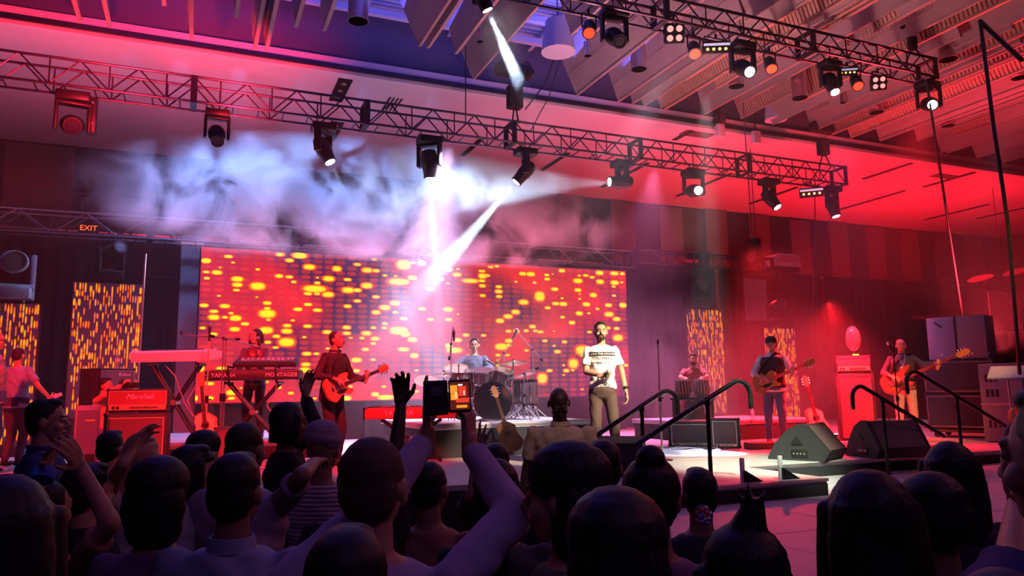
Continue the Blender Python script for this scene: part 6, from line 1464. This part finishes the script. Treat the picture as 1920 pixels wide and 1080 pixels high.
crowd(1840, 1032, 1.25, 'person in a pale blue top at the bottom right corner', 0, hair='bald' if False else 'buzz', hairm='hairg', shirt='blue_grey', sleeve='short')
# jewelled clip in the updo
I_ = PI_[upd.name]; c0 = upd.location + Euler((0, 0, upd.rotation_euler.z)).to_matrix() @ (Vector(I_['hc']) * I_['S'])
qc = dep(1318, 966, 1.56); cl = thing('jewelled_hair_clip', 'round jewelled clip sparkling in the spiky updo', 'hair clip', qc, -YAW)
MB().lathe([(.0, -.012), (.018, -.01), (.021, 0), (.0, .006)], 20, (0, 0, 0), (R(90), 0, 0)).build('clip_plate', M['steel'], cl)
jm = [mat('jewel_red', (.8, .1, .08), .1, .2), mat('jewel_blue', (.2, .4, .9), .1, .2), mat('jewel_clear', (.9, .85, .8), .05, .6)]
for k in range(13):
    a = k * 2.4; r = .017 * math.sqrt(k / 13); MB().ell((r * math.cos(a), -.010, r * math.sin(a)), (.0045, .004, .0045), None, 8, 6).build('jewel', jm[k % 3], cl)
# the phone in its wallet case
pc = dep(862, 742, 2.12); ph = thing('smartphone', 'smartphone in an open wallet case held up to film the stage, its screen lit', 'phone', pc)
rx_ = face_cam(pc) + R(180); ph.rotation_euler = (R(-4), R(-2), rx_); ph.scale = (1.247,) * 3
pw_, phh = .050, .074
MB().bbox((0, .004, 0), (pw_, .009, phh), .004).build('phone_body', M['blackp'], ph)
def flat(name, w_, h, x, z, m, y=-.0016): o = MB().box((x, y, z), (w_, .0012, h)).build(name, m, ph, False); return o
scr = flat('screen', pw_ - .006, phh - .012, 0, 0, mat('screen_dark', (.03, .01, .01), .2, 0, 0, 5, 0, (.10, .012, .01), 1))
sm2 = [mat('scr_red', (.5, .02, .02), .3, 0, 0, 5, 0, (.9, .05, .03), 1), mat('scr_orange', (.5, .2, .02), .3, 0, 0, 5, 0, (1, .35, .03), 1), mat('scr_white', (.6, .6, .6), .3, 0, 0, 5, 0, (.8, .9, .9), 1)]
for x, z, w_, h, k in [(-.013, .015, .016, .018, 1), (-.012, -.002, .016, .014, 1), (.006, .010, .018, .022, 0), (.006, -.010, .030, .010, 0), (-.008, .001, .005, .012, 2), (.002, .024, .010, .004, 2), (.004, -.024, .024, .006, 1), (.010, .006, .003, .010, 2)]: 
    o = MB().box((x, -.0025, z), (w_, .0006, h)).build('picture_patch', sm2[k], scr, False)
cv = MB().bbox((-pw_ / 2 - .029, .003, -.002), (.055, .006, phh + .004), .003, (0, 0, R(6))).build('case_flap', mat('case_leather', (.04, .02, .03), .7), ph)
MB().prism([(-.013, .010), (.013, .010), (.013, -.006), (0, -.013), (-.013, -.006)], .0015, (R(90), 0, 0), (-pw_ / 2 - .027, -.003, .012)).build('pocket_patch', mat('patch_grey', (.16, .12, .16), .6), cv)
# ------------------------------------------------------------------ people at the left side of the stage
pA_ = stand(-18, 9.5, DECK); person('bald man with glasses in a pink shirt at the far left edge of the stage', pA_, -YAW - R(60), 1.80, 1.25, skin='skin', hair='bald', shirt='pink_shirt', sleeve='mid', trousers='jeans', face=True, fine=True)
gl_ = thing('eyeglasses', 'dark glasses worn by the bald man at the far left edge', 'glasses', pA_, -YAW - R(60)); I_ = PI_[[o for o in PI_][-1]]; hc_ = Vector(I_['hc']) * I_['S']
gm_ = MB()
for s in (-1, 1): gm_.lathe([(.022, -.002), (.024, 0), (.022, .002), (.020, 0)], 16, hc_ + Vector((s * .031, .105, .0)), (R(90), 0, 0)); gm_.cone(hc_ + Vector((s * .054, .10, .003)), hc_ + Vector((s * .085, -.01, 0)), .003, n=6)
gm_.cone(hc_ + Vector((-.010, .107, .003)), hc_ + Vector((.010, .107, .003)), .002, n=6); gm_.build('frame', M['blackp'], gl_)
pB_ = stand(30, 10.6, DECK); pb_ = person('balding man in a blue grey T-shirt seen from behind, holding a small phone', pB_, -YAW - R(12), 1.66, 1.12, arms={'R': ((.40, .22, 1.0), (.5, -.3, 1.1))}, skin='skin', hair='thin', hairm='hairb', shirt='blue_grey', sleeve='short', trousers='grey_jacket', fine=True, hands={'R': dict(d=(.2, .9, .3), curl=45)})
ph2 = thing('small_phone', 'small pale phone in the balding man\'s right hand', 'phone', pworld(pb_, (.47, .29, 1.04)), 0); MB().bbox((0, 0, 0), (.11, .012, .05), .004, (0, R(-25), 0)).build('phone_body', M['white'], ph2)
pP = stand(196, 10.45, DECK); pp_ = person('photographer in an orange red shirt crouching behind the amplifiers with a camera', pP, -YAW - R(96), 1.62, 1.0, pelvis=(0, 0, .50), legs={'R': ((.16, .30, .08), (.3, 2, 1.2), (0, 1, 0)), 'L': ((-.14, .05, .08), (-.2, 2, .6), (0, 1, 0))},
    arms={'R': ((.06, .30, 1.20), (.6, 0, .8)), 'L': ((-.03, .40, 1.16), (-.5, .2, .6))}, hands={'R': dict(d=(-.3, .6, .8), n=(-.5, .3, -.3), curl=40), 'L': dict(d=(.1, .8, .3), n=(0, 0, 1), curl=45)}, skin='skin', hair='short', shirt='orange_shirt', sleeve='long', trousers='jeans', fine=True)
cw = pworld(pp_, (.0, .30, 1.205)); ct = thing('camera', 'black camera with a long lens held up by the photographer', 'camera', cw, pp_.rotation_euler.z)
MB().bbox((0, 0, 0), (.14, .07, .10), .012).bbox((0, 0, .06), (.06, .06, .04), .01).build('camera_body', M['blackp'], ct); MB().lathe([(.036, .03), (.036, .12), (.042, .13), (.042, .22), (.036, .22), (.0, .2)], 18, (0, 0, 0), (R(-90), 0, 0)).build('lens_barrel', M['blackp'], ct)
# ------------------------------------------------------------------ haze and smoke
def vol(name, c, d, dens, aniso, label, noise=None, col=(1, 1, 1), ell=False, fall=True):
    if ell: me = MB().ell((0, 0, 0), (d[0] / 2, d[1] / 2, d[2] / 2), None, 24, 12)
    else: me = MB().box((0, 0, 0), d)
    m = bpy.data.materials.new(name); m.use_nodes = True; nt = m.node_tree; nt.nodes.clear()
    out = nt.nodes.new('ShaderNodeOutputMaterial'); v = nt.nodes.new('ShaderNodeVolumeScatter')
    v.inputs['Color'].default_value = (*col, 1); v.inputs['Density'].default_value = dens; v.inputs['Anisotropy'].default_value = aniso
    nt.links.new(v.outputs[0], out.inputs['Volume'])
    if noise:
        tc = nt.nodes.new('ShaderNodeTexCoord'); n = nt.nodes.new('ShaderNodeTexNoise')
        n.inputs['Scale'].default_value = noise[0]; n.inputs['Detail'].default_value = noise[3] if len(noise) > 3 else 4; n.inputs['Roughness'].default_value = .6; n.inputs['Distortion'].default_value = .8
        nt.links.new(tc.outputs['Object'], n.inputs['Vector'])
        r = nt.nodes.new('ShaderNodeMapRange'); r.inputs[1].default_value = noise[1]; r.inputs[2].default_value = noise[2]; r.inputs[3].default_value = 0; r.inputs[4].default_value = dens
        nt.links.new(n.outputs['Fac'], r.inputs[0])
        # falls off towards the rim
        mp = nt.nodes.new('ShaderNodeVectorMath'); mp.operation = 'DIVIDE'; mp.inputs[1].default_value = (d[0] / 2, d[1] / 2, d[2] / 2)
        ln = nt.nodes.new('ShaderNodeVectorMath'); ln.operation = 'LENGTH'
        nt.links.new(tc.outputs['Object'], mp.inputs[0]); nt.links.new(mp.outputs[0], ln.inputs[0])
        fr = nt.nodes.new('ShaderNodeMapRange'); fr.inputs[1].default_value = 1.0; fr.inputs[2].default_value = .45; fr.inputs[3].default_value = 0; fr.inputs[4].default_value = 1
        nt.links.new(ln.outputs['Value'], fr.inputs[0])
        mu = nt.nodes.new('ShaderNodeMath'); mu.operation = 'MULTIPLY'
        nt.links.new(r.outputs[0], mu.inputs[0]); nt.links.new(fr.outputs[0], mu.inputs[1]); nt.links.new(mu.outputs[0], v.inputs['Density'])
    o = me.build(name, m, None, False); o.location = c
    tag(o, label, 'haze', None, 'stuff')
    return o
vol('stage_haze', (5, 12.2, 4.6), (27, 8.4, 7.2), .0055, .2, 'thin haze hanging in the air over the whole stage')
c_ = dep(985, 640, 12.9)
vol('drum_haze', (c_.x, 12.9, c_.z), (6.8, 4.6, 5.0), .10, .2, 'lilac haze around the drum riser and the singer', (.45, .30, .70, 4), ell=True)
c_ = dep(1560, 730, 14.0)
vol('red_haze', (c_.x, 13.2, c_.z), (9.0, 4.6, 4.6), .11, .2, 'red lit haze around the bass amplifier and the right guitarist', (.5, .30, .70, 4), ell=True)
c_ = ony(870, 430, YT + .5)
vol('beam_haze', (c_.x, YT + .4, c_.z), (5.5, 1.3, 5.6), .16, .2, 'smoke in which the two crossing white beams show', (.8, .25, .75, 5), ell=True)
cx, cy, cz = ony(640, 345, YT + 1.3)
a_, b_ = ony(150, 340, YT + 1.3), ony(1150, 340, YT + 1.3)
vol('smoke_bank', ((a_.x + b_.x) / 2, YT + 1.45, cz - .35), (b_.x - a_.x + 1.0, 2.1, 2.9), 2.3, .1, 'bank of blue white smoke drifting left under the long truss', (1.0, .46, .62, 9), ell=True)
pp = dep(948, 78, 10.15)
vol('smoke_plume', pp, (.75, .6, 1.7), 1.2, .2, 'short plume of smoke lit white by the lamp at the top edge', (1.6, .40, .62, 5), ell=True)
